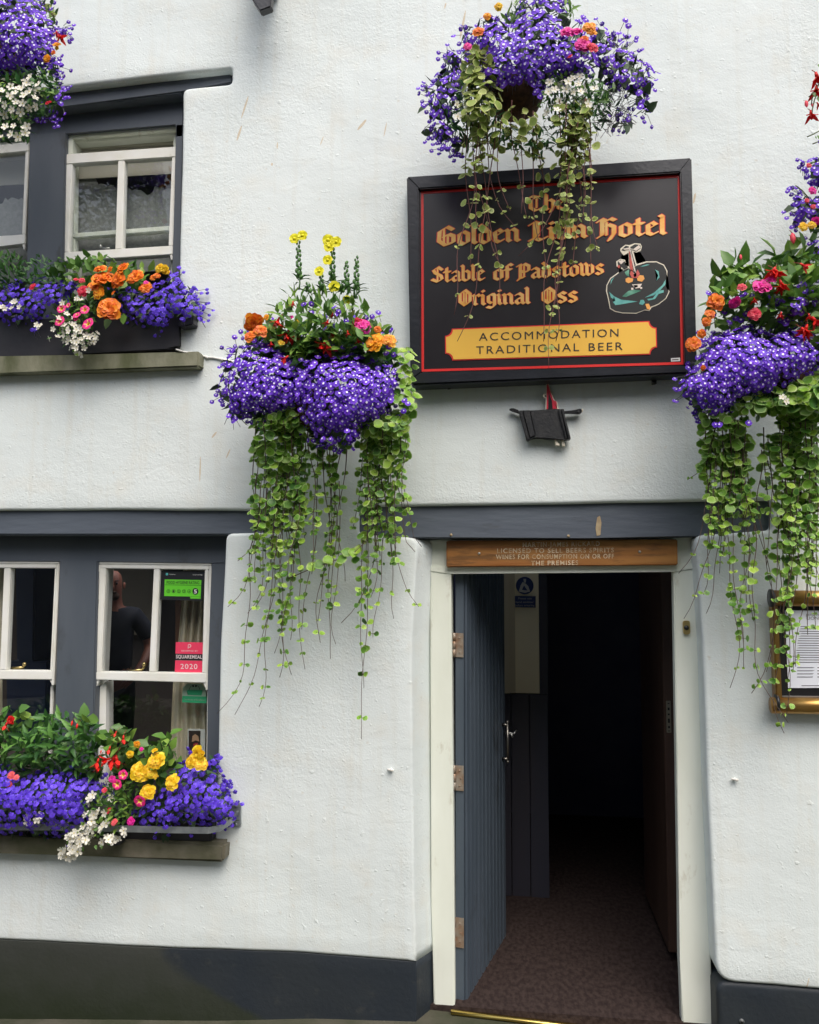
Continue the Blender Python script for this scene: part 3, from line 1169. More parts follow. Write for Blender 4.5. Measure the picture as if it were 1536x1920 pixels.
pl = [(xl, TH - .35)] + [(xl, PB[0][1])] + PB + [(PB[-1][0], TH - .35)]
rendered_wall('plinth', round_poly(pl, 0), [], .17, .006, M_PLINTH, pub, .006, .05, splay)
pr = [PR[0]] + PR[1:] + [(xr, PR[-1][1]), (xr, TH - .35), (PR[0][0] + .004, TH - .35)]
rendered_wall('plinth', round_poly(pr, [.05, 0, 0, 0, 0, 0, 0]), [], .17, .02, M_PLINTH, pub, .006, .05)

# lintels
b = MB()
b.px([(668, 943), (1450, 931), (1450, 1004), (1100, 1009), (668, 1009)], .026, .165, .006)
lt = b.build('lintel', M_BEAM, pub)
b = MB()
b.px([(1120, 970), (1125, 967), (1128, 980), (1126, 1003), (1119, 1005), (1117, 990)], .0235, .0262)
b.build('worn_patch', mat('bare_wood_chip', (.30, .22, .13), .8, (.42, .33, .20), scale=40), lt)
b = MB()
for x, y in ((1066, 1005), (846, 1003)):
    b.ball(U(x, y, .026), .006)
b.build('nail', MATS['bare_wood_chip'], lt)
b = MB()
b.px([(-320, 950), (532, 951), (532, 1003), (-320, 1003)], .026, .165, .006)
b.build('lintel', M_BEAM, pub)
b = MB()
b.px([(-320, 214), (434, 127), (436, 155), (341, 168), (339, 173), (120, 199), (-320, 248)], .045, .165, .006)
b.build('lintel', M_GREY, pub)

# stone sills
b = MB()
b.px([(-320, 672), (0, 668), (374, 658), (373, 688), (0, 699), (-320, 709)], -.055, .14, .008)
b.build('sill', mat('green_slate', (.085, .095, .045), .85, (.24, .24, .17), scale=5, bump=1.0, bscale=26, stretch=(1.6, 1, .8)), pub)
b = MB()
b.px([(-320, 1566), (0, 1567), (422, 1582), (419, 1618), (0, 1600), (-320, 1588)], -.06, .14, .012)
b.build('sill', M_STONE, pub)

M_GLASS = bpy.data.materials.new('window_glass')
M_GLASS.use_nodes = True
_t = M_GLASS.node_tree
_t.nodes.remove(_t.nodes['Principled BSDF'])
_a, _g, _x, _fr = (_t.nodes.new(k) for k in ('ShaderNodeBsdfTransparent', 'ShaderNodeBsdfGlossy', 'ShaderNodeMixShader', 'ShaderNodeLayerWeight'))
_a.inputs[0].default_value = (.97, .98, .98, 1)
_g.inputs['Roughness'].default_value = .015
_fr.inputs[0].default_value = .5
_pw, _ma = _t.nodes.new('ShaderNodeMath'), _t.nodes.new('ShaderNodeMath')
_pw.operation, _ma.operation = 'POWER', 'MULTIPLY_ADD'
_pw.inputs[1].default_value = 5.0
_ma.inputs[1].default_value, _ma.inputs[2].default_value = .9, .05      # reflectance of each face of the pane
_t.links.new(_fr.outputs['Facing'], _pw.inputs[0])
_t.links.new(_pw.outputs[0], _ma.inputs[0])
_t.links.new(_ma.outputs[0], _x.inputs[0])
_t.links.new(_a.outputs[0], _x.inputs[1])
_t.links.new(_g.outputs[0], _x.inputs[2])
_t.links.new(_x.outputs[0], _t.nodes['Material Output'].inputs[0])


def pane(pts, Y, parent):
    b = MB()
    b.px(pts, Y, Y + .004)
    return b.build('pane', M_GLASS, parent)


# ---- upper pair of sash windows in their grey boarding
c1 = crop(0, 0, 2.742)
b = MB()
YB = .115
b.px(c1([(-900, 560), (940, 440), (940, 700), (906, 705), (906, 636), (338, 686), (-900, 790)]), YB, .17, .002)      # head board
b.px(c1([(906, 640), (940, 640), (918, 1840), (880, 1840), (888, 1340)]), YB, .17, .002)
b.px(c1([(152, 690), (338, 674), (316, 1840), (126, 1840)]), YB - .006, .17, .004)
b.build('window_boarding', M_GREY, pub)


def bars(b, lst, cf, bev=.003, m=0):
    for pts, y0, y1 in lst:
        b.px(cf(pts), y0, y1, bev, m)


win = MB()   # fixed frame of the upper window
bars(win, [([(338, 688), (906, 639), (906, 664), (338, 712)], .135, .30), ([(338, 712), (372, 709), (372, 790), (338, 800)], .135, .30), ([(340, 800), (351, 800), (332, 1340), (320, 1340)], .165, .30), ([(893, 664), (905, 664), (886, 1500), (874, 1500)], .165, .30),
           ([(330, 1340), (372, 1340), (366, 1500), (322, 1500)], .15, .30), ([(372, 709), (906, 664), (906, 690), (385, 733)], .16, .30)], c1)
wu = win.build('window', M_CREAM, pub)
s1 = MB()
bars(s1, [([(335, 792), (905, 753), (905, 806), (335, 844)], .122, .158), ([(335, 844), (372, 842), (350, 1295), (316, 1297)], .122, .158),
          ([(884, 808), (905, 806), (888, 1262), (866, 1263)], .122, .158), ([(607, 826), (640, 824), (628, 1280), (592, 1282)], .122, .158),
          ([(318, 1297), (888, 1262), (886, 1308), (316, 1345)], .120, .158), ([(316, 1345), (330, 1344), (322, 1372), (314, 1372)], .122, .158), ([(872, 1309), (886, 1308), (885, 1338), (880, 1336)], .122, .158)], c1)
s1.build('sash', M_WHITE, wu)
s2 = MB()
bars(s2, [([(352, 1200), (870, 1160), (870, 1186), (352, 1224)], .175, .21), ([(354, 835), (388, 835), (384, 1199), (352, 1199)], .175, .21), ([(352, 1226), (384, 1224), (388, 1345), (350, 1345)], .175, .21)], c1)
s2.build('inner_sash', M_CREAM, wu)
b = MB()
b.tube([U(*c1([(515, 1270)])[0], .165), U(*c1([(545, 1278)])[0], .165), U(*c1([(565, 1275)])[0], .165)], .004, 6)
b.ball(U(*c1([(518, 1266)])[0], .162), .008)
b.build('latch', mat('steel', (.5, .5, .48), .35, metal=1), wu)
pane(c1([(355, 840), (610, 826), (594, 1285), (340, 1295)]), .140, wu)
pane(c1([(638, 826), (886, 806), (868, 1268), (626, 1284)]), .140, wu)

win = MB()
bars(win, [([(-700, 790), (0, 722), (152, 706), (152, 728), (-700, 812)], .135, .30)], c1)
wl = win.build('window', M_CREAM, pub)
s1 = MB()
bars(s1, [([(-700, 812), (150, 728), (150, 776), (-700, 858)], .122, .158), ([(130, 778), (150, 776), (130, 1203), (112, 1204)], .122, .158),
          ([(-700, 1262), (0, 1213), (130, 1203), (128, 1253), (0, 1266), (-700, 1314)], .120, .158), ([(114, 1255), (128, 1253), (126, 1284), (122, 1284)], .122, .158),
          ([(-260, 835), (-230, 832), (-250, 1230), (-280, 1234)], .122, .158)], c1)
s1.build('sash', M_WHITE, wl)
pane(c1([(-230, 812), (133, 776), (114, 1206), (-250, 1232)]), .140, wl)
pane(c1([(-700, 850), (-258, 812), (-278, 1236), (-700, 1262)]), .140, wl)

# ---- lower pair of sash windows
c6 = crop(0, 920, 2.667)
b = MB()
YB = .125
b.px(c6([(-900, 210), (1130, 214), (1130, 362), (1058, 362), (490, 354), (-900, 350)]), YB, .17, .003)
b.px(c6([(1058, 362), (1130, 362), (1085, 1730), (1030, 1730), (1040, 900)]), YB, .17, .003)
b.px(c6([(298, 345), (489, 347), (455, 1730), (252, 1730)]), YB - .008, .17, .005)
b.build('window_boarding', M_GREY, pub)
win = MB()
bars(win, [([(489, 354), (1058, 362), (1057, 374), (489, 367)], .130, .26), ([(489, 367), (500, 367), (470, 1000), (462, 1000)], .130, .26), ([(1046, 374), (1057, 374), (1036, 1000), (1028, 1000)], .130, .26),
           ([(458, 1010), (529, 955), (524, 1740), (434, 1740)], .165, .24), ([(1036, 1000), (1050, 1000), (1036, 1740), (1026, 1740)], .165, .24)], c6)
wr = win.build('window', M_WHITE, pub)
s1 = MB()
bars(s1, [([(500, 367), (1046, 374), (1042, 396), (498, 388)], .133, .17), ([(499, 388), (530, 388), (505, 905), (474, 905)], .133, .17),
          ([(1024, 396), (1043, 396), (1031, 912), (1010, 912)], .133, .17), ([(769, 391), (799, 392), (775, 908), (745, 907)], .133, .17),
          ([(474, 905), (1031, 912), (1030, 962), (470, 946)], .130, .17), ([(470, 946), (500, 947), (484, 978), (462, 1010), (463, 985)], .135, .165), ([(1012, 960), (1030, 962), (1036, 1000), (1028, 985)], .135, .165)], c6)
s1.build('sash', M_WHITE, wr)
b = MB()
b.tube([U(*c6([(645, 902)])[0], .175), U(*c6([(715, 896)])[0], .175)], .007, 6)
b.tube([U(*c6([(712, 898)])[0], .175), U(*c6([(724, 872)])[0], .172)], .005, 6)
b.ball(U(*c6([(722, 868)])[0], .172), .010)
b.build('latch', mat('brass', (.55, .42, .18), .3, metal=1), wr)
pane(c6([(526, 386), (771, 390), (747, 908), (501, 906)]), .150, wr)
pane(c6([(797, 390), (1028, 396), (1014, 914), (773, 910)]), .150, wr)
pane(c6([(520, 950), (1040, 960), (1030, 1700), (516, 1700)]), .195, wr)

win = MB()
bars(win, [([(-900, 346), (298, 354), (297, 366), (-900, 360)], .130, .26), ([(286, 366), (297, 366), (268, 975), (257, 975)], .130, .26), ([(252, 975), (268, 975), (240, 1740), (226, 1740)], .165, .24)], c6)
wq = win.build('window', M_WHITE, pub)
s1 = MB()
bars(s1, [([(-900, 360), (286, 366), (284, 388), (-900, 384)], .133, .17), ([(274, 388), (286, 388), (263, 900), (250, 900)], .133, .17), ([(20, 386), (52, 386), (30, 897), (-2, 896)], .133, .17),
          ([(-900, 890), (264, 900), (263, 946), (-900, 936)], .130, .17), ([(247, 946), (263, 946), (268, 982), (258, 972)], .135, .165)], c6)
s1.build('sash', M_WHITE, wq)
b = MB()
b.tube([U(*c6([(60, 888)])[0], .175), U(*c6([(120, 884)])[0], .175)], .007, 6)
b.ball(U(*c6([(124, 868)])[0], .172), .010)
b.tube([U(*c6([(118, 886)])[0], .175), U(*c6([(126, 866)])[0], .172)], .005, 6)
b.build('latch', MATS['brass'], wq)
pane(c6([(48, 384), (278, 386), (254, 902), (26, 898)]), .150, wq)
pane(c6([(-900, 380), (24, 384), (2, 898), (-900, 892)]), .150, wq)
pane(c6([(-900, 940), (266, 948), (240, 1700), (-900, 1700)]), .195, wq)

# ---- door case
c2 = crop(820, 1000, 3.072)
DZ = TH - .02
YD = .105
b = MB()
b.px([(806, 1066), (846, 1071), (846, 1076), (851, 1600), (853, 1897), (849, 1908), (814, 1906), (809, 1700)], YD, .24, .006)
b.px([(1263, 1064), (1312, 1062), (1322, 1400), (1338, 1960), (1281, 1960), (1275, 1800)], YD, .16, .006)
b.px([(804, 1012), (1305, 1006), (1302, 1060), (806, 1064)], YD + .004, .24, .004)
b.px([(806, 1062), (1302, 1058), (1301, 1068), (1263, 1072), (846, 1076), (806, 1072)], YD - .004, .24, .004)
b.px([(843, 1076), (848, 1076), (855, 1896), (850, 1896)], YD + .05, .24, .002)
b.build('door_frame', M_CREAM, pub)

# the plank door, swung inwards
hx, hy = U(854, 1500, .16).x, .16
far = U(931, 1500, .81)
dv = Vector((far.x - hx, far.y - hy, 0))
dl = dv.length
dv.normalize()
dn = Vector((dv.y, -dv.x, 0))          # street face of the leaf, turned to the passage
z0, z1 = U(873, 1888, .16).z, U(860, 1068, .16).z
M_DOOR = mat('blue_grey_door_paint', (.064, .086, .112), .5, (.080, .104, .134), scale=8, bump=.2, bscale=30, stretch=(1, 1, .2), dirt=((.03, .034, .036), 5, (1, 1, .5), .56, .6))
b = MB()
T = .047
nb = 11
O = Vector((hx, hy, 0))


def slab(u0, u1, w0, w1, za, zb, bev, m=0):
    bm = bmesh.new()
    P8 = [O + dv * u + dn * w + Vector((0, 0, z)) for z in (za, zb) for u, w in ((u0, w0), (u1, w0), (u1, w1), (u0, w1))]
    v = [bm.verts.new(p) for p in P8]
    for f in ((0, 1, 2, 3), (7, 6, 5, 4), (4, 5, 1, 0), (5, 6, 2, 1), (6, 7, 3, 2), (7, 4, 0, 3)):
        bm.faces.new([v[i] for i in f])
    bmesh.ops.recalc_face_normals(bm, faces=bm.faces[:])
    if bev:
        bmesh.ops.bevel(bm, geom=bm.edges[:], offset=bev, segments=2, affect='EDGES')
    b.bm(bm, m)


slab(0, dl, 0, T - .010, z0, z1, .002)
for k in range(nb):
    slab(.004 + (dl - .006) * k / nb, -.002 + (dl - .004) * (k + 1) / nb, T - .013, T, z0 + .001, z1 - .001, .007)
door = b.build('door', M_DOOR, pub)
b = MB()
hz0, hz1 = U(941, 1423, .78).z, U(941, 1352, .78).z
hp = O + dv * (dl - .06) + dn * (T + .025)
b.tube([hp + Vector((0, 0, hz0)), hp + Vector((0, 0, hz1))], .0065, 10)
for z in (hz0 + .01, hz1 - .01):
    b.tube([hp + Vector((0, 0, z)), O + dv * (dl - .06) + dn * (T - .002) + Vector((0, 0, z))], .007, 8)
    b.ball(hp + Vector((0, 0, z + (.012 if z > hz0 + .02 else -.012))), .008)
b.build('handle', mat('aged_brass', (.36, .34, .30), .35, metal=1), door)
b = MB()
zm = hz0 * .3 + hz1 * .7
q = O + dv * (dl - .03) + dn * (T + .0) + Vector((0, 0, zm))
b.tube([q, q + dn * .05], .006, 8)
b.tube([q + dn * .05, q + dn * .052 + dv * .04 + Vector((0, 0, .008))], .005, 8)
b.tube([q + dn * .03, q + dn * .045 - Vector((0, 0, .018))], .006, 8)
b.build('lever', MATS['steel'], door)
M_RUST = mat('rusty_hinge', (.30, .19, .12), .6, (.36, .33, .28), scale=30, bump=.3, metal=.5)
for y0, y1 in ((1187, 1232), (1435, 1482), (1720, 1776)):
    b = MB()
    for ya, yb in ((y0, y0 + (y1 - y0) * .32), (y0 + (y1 - y0) * .34, y0 + (y1 - y0) * .66), (y0 + (y1 - y0) * .68, y1)):
        b.tube([U(851.5, ya, .15), U(851.5, yb, .15)], .007, 8)
    q0, q1 = U(852, y0, .152), U(852, y1, .152)
    za, zb = q1.z, q0.z
    w = .034
    vs = []
    for z in (za, zb):
        for u in (0, w):
            vs.append(O - dv * .003 + dn * (u + .003) + Vector((0, 0, z)))
    vs += [v - dv * .0025 for v in vs]
    b.add(vs, [[4, 5, 7, 6], [0, 2, 3, 1], [0, 1, 5, 4], [2, 6, 7, 3], [1, 3, 7, 5], [0, 4, 6, 2]])
    for z in (.2, .5, .8):
        b.ball(O - dv * .006 + dn * (.02 + .006 * (z == .5)) + Vector((0, 0, za + (zb - za) * z)), .0035)
    b.build('hinge', M_RUST, door)

# inner hall
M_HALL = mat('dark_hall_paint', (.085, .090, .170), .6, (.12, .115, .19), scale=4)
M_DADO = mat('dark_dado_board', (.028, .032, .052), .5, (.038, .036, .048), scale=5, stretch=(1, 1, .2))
HX0, HX1 = U(850, 1500, .17).x - .02, U(1277, 1500, .17).x + .35
FZ = TH + .0
xp0, xp1 = U(925, 1500, 1.3).x, U(1030, 1500, 1.3).x
b = MB()
b.box(xp0, U(1012, 1300, 1.29).x, 1.30, 1.36, U(960, 1299, 1.3).z, FZ + 2.4)
b.build('partition', mat('cream_hall_paint', (.80, .70, .45), .55, (.84, .75, .52), scale=3), pub)
b = MB()
b.box(U(943, 1200, 1.27).x, U(957, 1200, 1.27).x, 1.272, 1.298, U(960, 1299, 1.3).z, FZ + 2.4, .004)
b.box(U(950, 1200, 1.27).x + .02, U(962, 1200, 1.27).x + .012, 1.284, 1.2985, U(960, 1299, 1.3).z, FZ + 2.4, .002)
b.build('architrave', mat('cream_trim_paint', (.50, .44, .30), .4), pub)
b = MB()
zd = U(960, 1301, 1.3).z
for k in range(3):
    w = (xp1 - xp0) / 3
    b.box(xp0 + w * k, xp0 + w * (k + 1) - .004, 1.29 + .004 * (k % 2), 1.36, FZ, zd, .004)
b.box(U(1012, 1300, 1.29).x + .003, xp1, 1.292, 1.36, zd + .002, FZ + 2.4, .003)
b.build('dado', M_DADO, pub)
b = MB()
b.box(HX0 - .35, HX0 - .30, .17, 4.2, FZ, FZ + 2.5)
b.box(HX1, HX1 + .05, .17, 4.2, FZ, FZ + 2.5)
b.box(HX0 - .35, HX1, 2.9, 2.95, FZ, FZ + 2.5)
b.box(HX0 - .35, HX1 + .05, .19, .55, FZ + 2.5, FZ + 2.55)  # ceiling split to leave an added gap that lets sky light onto the partition
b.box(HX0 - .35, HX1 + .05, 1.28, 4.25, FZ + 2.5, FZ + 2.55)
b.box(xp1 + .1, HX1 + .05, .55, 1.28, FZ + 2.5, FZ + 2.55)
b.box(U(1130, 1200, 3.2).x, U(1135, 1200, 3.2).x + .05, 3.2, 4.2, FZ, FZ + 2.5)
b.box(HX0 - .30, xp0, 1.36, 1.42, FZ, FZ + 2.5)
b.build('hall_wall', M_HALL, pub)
b = MB()
xj = U(1246, 1400, .60).x
b.box(xj, xj + .055, .60, 1.30, U(1260, 1783, .62).z, FZ + 2.3, .004)
il = b.build('inner_door', mat('varnished_door', (.055, .030, .022), .4, (.085, .05, .035), scale=7, bump=.2, stretch=(1, 1, .15)), pub)
b = MB()
p0, p1 = U(1249, 1314, .597), U(1259, 1374, .597)
b.box(p0.x, p1.x, .5945, .602, p1.z, p0.z, .001)
for k, (u, h) in enumerate(((.08, .03), (.25, .10), (.42, .06), (.62, .16), (.82, .08), (.94, .03))):
    z = p0.z + (p1.z - p0.z) * u
    b.box(p0.x + .006, p1.x - .006, .5935, .596, z - h * .06, z + h * .06, 0, 1)
b.build('lock_plate', [mat('lock_steel', (.40, .36, .27), .4, metal=.8), M_BLACK], il)
b = MB()
vs = []
nx = 70
b.box(HX0 - .3, HX1, .10, 4.2, FZ - .05, FZ + .004)
carpet = b.build('carpet', mat('brown_ribbed_carpet', (.026, .018, .017), .95, (.050, .036, .032), scale=55, bump=1.0, bscale=110, stretch=(1, .5, 1), spec=.1), None)
tag(carpet, 'dark brown ribbed carpet on the hall floor inside the doorway', 'carpet')
b = MB()
b.tube([U(846, 1897, .085), U(1040, 1920, .085), U(1290, 1950, .085)], .009, 8, flat=1.6)
st = b.build('threshold_strip', mat('polished_brass', (.75, .55, .16), .25, metal=1), None)
tag(st, 'brass threshold strip along the foot of the open doorway', 'threshold')

# rooms behind the windows
M_ROOM = mat('dark_room_paint', (.06, .05, .045), .8)  # one even dark paint for the bar room
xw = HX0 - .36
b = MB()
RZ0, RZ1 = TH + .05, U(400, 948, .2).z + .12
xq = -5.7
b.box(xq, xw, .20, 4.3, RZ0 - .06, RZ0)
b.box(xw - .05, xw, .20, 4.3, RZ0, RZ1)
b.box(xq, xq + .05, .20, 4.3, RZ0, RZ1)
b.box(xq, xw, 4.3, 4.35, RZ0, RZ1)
b.box(xq, xw, .20, 2.75, RZ1, RZ1 + .05)  # gap added between the ceiling slabs so sky light falls on the figure
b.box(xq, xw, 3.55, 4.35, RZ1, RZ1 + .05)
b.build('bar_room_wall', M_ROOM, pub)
b = MB()
xa, xb = U(196, 1100, 4.2).x - .3, U(282, 1100, 4.2).x
b.box(xa, xb, 4.24, 4.298, U(200, 1190, 4.2).z, RZ1 - .02)
b.build('reflected_wall_panel', mat('reflected_wall_beige', (.30, .26, .19), .8), pub)  # panel behind the figure stands in for the reflected wall opposite
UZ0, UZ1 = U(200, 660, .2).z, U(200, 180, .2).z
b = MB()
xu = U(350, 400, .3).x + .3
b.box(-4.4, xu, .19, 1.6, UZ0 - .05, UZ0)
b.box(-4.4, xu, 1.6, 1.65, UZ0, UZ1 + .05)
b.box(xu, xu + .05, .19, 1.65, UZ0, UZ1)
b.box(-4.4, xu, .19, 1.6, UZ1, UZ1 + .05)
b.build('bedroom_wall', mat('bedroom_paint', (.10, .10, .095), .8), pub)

# the street
b = MB()
kl = (U(0, 1906, 0).z - TH) / (U(0, 1906, 0).x + .42)
n = 60
vs, fs = [], []
for j in range(n + 1):
    for i in range(n + 1):
        x, y = -12 + 24 * i / n, .16 - 12 * j / n
        vs.append(Vector((x, y, TH - .012 + .008 * noise.noise(Vector((x * 2, y * 2, 0))) - (.02 if y < -.6 else 0) + kl * min(0, x + .42) - .05 * max(0, min(x + .42, 1.4)))))
for j in range(n):
    for i in range(n):
        o = j * (n + 1) + i
        fs.append([o, o + n + 1, o + n + 2, o + 1])
b.add(vs, fs, 0, True)
st = b.build('pavement', mat('mossy_pavement', (.030, .036, .016), .9, (.075, .07, .05), scale=5, bump=.7, bscale=45), None)
structure(st)
# house across the street (seen only in the window glass)
hb = thing('house', 'grey stone house across the street mirrored in the window panes', 'house', (0, -9.0, TH))
b = MB()
b.box(-9, 9, -9.5, -9.0, TH - .2, TH + 6.4)
b.build('wall', mat('opposite_stone', (.11, .105, .09), .9, (.20, .19, .16), scale=4, bump=.6, bscale=9), hb)
b = MB()
b.add([Vector(p) for p in ((-9.2, -8.8, TH + 6.3), (9.2, -8.8, TH + 6.3), (9.2, -11.5, TH + 8.6), (-9.2, -11.5, TH + 8.6), (-9.2, -8.8, TH + 6.22), (9.2, -8.8, TH + 6.22), (9.2, -11.5, TH + 8.5), (-9.2, -11.5, TH + 8.5))],
      [[0, 1, 2, 3], [7, 6, 5, 4], [4, 5, 1, 0]])
b.build('roof', mat('opposite_slate', (.06, .065, .07), .7, (.09, .09, .09), scale=8), hb)
for x in (-5.0, -2.6, 1.2, 4.4):
    b = MB()
    b.box(x, x + 1.0, -9.0, -8.96, TH + 3.6, TH + 5.0)
    b.build('window', M_BLACK, hb)
b = MB()
b.box(-4.6, -2.2, -9.0, -8.9, TH + .2, TH + 2.7)
b.build('shopfront', mat('blue_shop_paint', (.02, .05, .16), .5), hb)

# ------------------------------------------------------------------ signs and small things on the wall
c3 = crop(740, 280, 2.648)
YS = -.055
sg = thing('pub_sign', 'large black hotel sign board with gold blackletter lettering above the door', 'sign', U(1030, 700, YS))
b = MB()
b.px(c3([(122, 196), (1416, 114), (1440, 1082), (134, 1112)]), YS, -.006)
M_BOARD = mat('sign_board_black', (.016, .014, .017), .25, (.021, .019, .022), scale=6)
b.build('board', M_BOARD, sg)
b = MB()
fo = c3([(60, 135), (1475, 40), (1503, 1098), (79, 1150)])
fi = c3([(120, 196), (1418, 113), (1442, 1072), (132, 1106)])
for i in range(4):
    j = (i + 1) % 4
    b.px([fo[i], fo[j], fi[j], fi[i]], YS - .022, -.004, .005)
bm_ = c3([(76, 1136), (1505, 1086), (1507, 1112), (82, 1172)])
b.px(bm_, YS - .045, -.004, .008)
b.build('frame', mat('sign_frame_black', (.010, .012, .017), .3, (.016, .019, .026), scale=10, bump=.2, bscale=50), sg)
M_SRED = mat('sign_red', (.72, .020, .018), .4)
M_SGOLD = mat('sign_gold', (.92, .42, .06), .4, (.96, .60, .19), scale=16, stretch=(1, 1, 1.5))
M_SYEL = mat('sign_yellow', (.88, .53, .07), .4, (.84, .48, .06), scale=3)
M_INK = mat('sign_ink', (.012, .010, .010), .5)
b = MB()
ro = c3([(131, 210), (1417, 127), (1435, 1068), (134, 1104)])
ri = c3([(144, 221), (1405, 140), (1422, 1056), (146, 1092)])
for i in range(4):
    j = (i + 1) % 4
    b.px([ro[i], ro[j], ri[j], ri[i]], YS - .0015, YS - .0002)
b.build('red_border', M_SRED, sg)
b = MB()
yb = YS - .0012
for tx, lf, rt, hh in (('The', (991, 397), (1064, 392), 29), ('Golden', (819, 462), (977, 453), 36), ('Lion', (992, 453), (1103, 446), 36), ('Hotel', (1120, 447), (1252, 440), 36),
                       ('Stable', (809, 530), (911, 526), 29), ('of', (925, 526), (962, 524), 29), ('Padstows', (970, 524), (1134, 515), 29), ('Original', (859, 574), (996, 570), 30), ('Oss', (1015, 570), (1085, 567), 30)):
    b = MB()
    blackletter(b, tx, lf, rt, hh, yb, 0, 1)
    b.build('lettering', [M_SRED, M_SGOLD], sg)


def scoop(pts, r, cen):
    """corners cut in by quarter circles"""
    out = []
    n = len(pts)
    for i in range(n):
        p, a, e = Vector(pts[i]), Vector(pts[i - 1]), Vector(pts[(i + 1) % n])
        u, v = (a - p).normalized(), (e - p).normalized()
        for k in range(7):
            t = k / 6 * math.pi / 2
            out.append(tuple(p + u * r * math.cos(t) + v * r * math.sin(t)))
    return out


b = MB()
q = c3([(250, 892), (1300, 851), (1304, 1018), (252, 1049)])
b.px(scoop(q, 13, None), YS - .0025, YS - .0002)
b.px(scoop([(q[0][0] + 2, q[0][1] + 2), (q[1][0] - 2, q[1][1] + 2), (q[2][0] - 2, q[2][1] - 2), (q[3][0] + 2, q[3][1] - 2)], 13, None), YS - .0040, YS - .0026, 0, 1)
ban = b.build('banner', [M_SRED, M_SYEL], sg)
b = MB()
put_text(b, 'ACCOMMODATION', (898, 639), (1160, 631), 15.5, YS - .0052, 0, 1.25)
b.build('lettering', M_INK, ban)
b = MB()
put_text(b, 'TRADITIONAL', (893, 664), (1086, 658), 15.5, YS - .0052, 0, 1.25)
b.build('lettering', M_INK, ban)
b = MB()
put_text(b, 'BEER', (1104, 658), (1168, 656), 15.5, YS - .0052, 0, 1.25)
b.build('lettering', M_INK, ban)
# painted emblem of a hobby horse
ce = crop(1120, 440, 7.385)
em = MB()
E_OUT = [(128, 700), (180, 600), (290, 520), (358, 482), (330, 470), (268, 440), (262, 370), (320, 335), (385, 350), (392, 400), (420, 440), (440, 440), (432, 250), (400, 270), (365, 285), (318, 225), (322, 190), (390, 138), (445, 145), (520, 118), (600, 125), (618, 170), (600, 225), (545, 245), (500, 240), (545, 408), (680, 370), (820, 368), (925, 415), (972, 500), (982, 640), (962, 720), (1002, 790), (955, 885), (850, 968), (752, 1008), (722, 1056), (658, 1046), (540, 1092), (350, 1088), (245, 1066), (175, 1024), (152, 900), (122, 780)]
ctr = Vector((560, 700))
em.px(ce(E_OUT), YS - .0014, YS - .0003, 0, 0)


def shrink(pts, k):
    n = len(pts)
    o = []
    for i in range(n):
        a, p, e = Vector(pts[i - 1]), Vector(pts[i]), Vector(pts[(i + 1) % n])
        t = (e - a).normalized()
        o.append(tuple(p + Vector((-t.y, t.x)) * k))
    return o


for pts in ([(140, 700), (190, 610), (300, 530), (370, 490), (430, 462), (455, 480), (540, 430), (680, 385), (820, 382), (915, 425), (958, 500), (968, 640), (950, 720), (988, 790), (945, 880), (845, 955), (745, 995), (715, 1040), (665, 1035), (540, 1080), (350, 1075), (250, 1055), (185, 1015), (165, 900), (138, 780)],
            [(444, 195), (466, 195), (533, 425), (458, 470), (446, 440)], [(455, 172), (520, 132), (598, 140), (602, 190), (540, 230), (500, 215)], [(290, 425), (282, 372), (325, 347), (373, 362), (384, 415), (425, 456), (372, 482), (345, 452)], [(335, 212), (392, 152), (438, 162), (436, 190), (372, 222)]):
    em.px(ce(pts), YS - .0024, YS - .0015, 0, 1)
for pts, m in (([(165, 790), (230, 850), (330, 900), (470, 915), (560, 925), (440, 945), (330, 965), (250, 975), (215, 930), (250, 915), (190, 870)], 2),
               ([(660, 870), (790, 800), (900, 700), (948, 620), (945, 690), (880, 760), (780, 840)], 2), ([(690, 890), (770, 880), (840, 780), (920, 765), (920, 800), (850, 820), (800, 890), (710, 912)], 2),
               ([(345, 855), (430, 780), (500, 760), (610, 775), (500, 820), (400, 862)], 3), ([(800, 480), (850, 510), (862, 590), (820, 640), (845, 560)], 2), ([(185, 690), (190, 630), (240, 580), (205, 640)], 2),
               ([(380, 520), (440, 480), (440, 580), (400, 560)], 3), ([(590, 440), (690, 410), (730, 415), (640, 440)], 2),
               ([(580, 960), (600, 905), (640, 900), (660, 940), (630, 975)], 2)):
    em.px(ce(pts), YS - .0031, YS - .0025, 0, m)
for pts, m in (([(440, 200), (460, 200), (545, 560), (520, 600), (505, 470)], 4), ([(440, 230), (452, 470), (470, 500), (455, 540), (470, 480), (500, 500), (460, 240)], 5), ([(450, 540), (470, 480), (520, 560), (560, 480), (590, 540), (560, 600), (480, 600)], 5),
               ([(500, 560), (520, 490), (545, 570), (520, 600)], 4), ([(392, 610), (430, 590), (500, 610), (490, 650), (430, 672), (395, 650)], 6), ([(550, 600), (590, 560), (640, 565), (655, 610), (620, 650), (560, 640)], 6),
               ([(480, 690), (620, 680), (590, 735), (530, 745)], 4), ([(500, 700), (560, 695), (560, 725), (520, 735)], 5), ([(470, 735), (500, 735), (500, 765), (470, 765)], 4), ([(595, 725), (622, 725), (622, 750), (595, 750)], 4),
               ([(665, 960), (715, 955), (735, 1000), (725, 1040), (690, 1030)], 6), ([(350, 195), (440, 180), (500, 200), (580, 140), (600, 180), (540, 225), (470, 195), (380, 210)], 4), ([(290, 370), (340, 350), (375, 370), (330, 410)], 4), ([(280, 430), (310, 420), (318, 455), (290, 462)], 5)):
    em.px(ce(pts), YS - .0040, YS - .0032, 0, m)
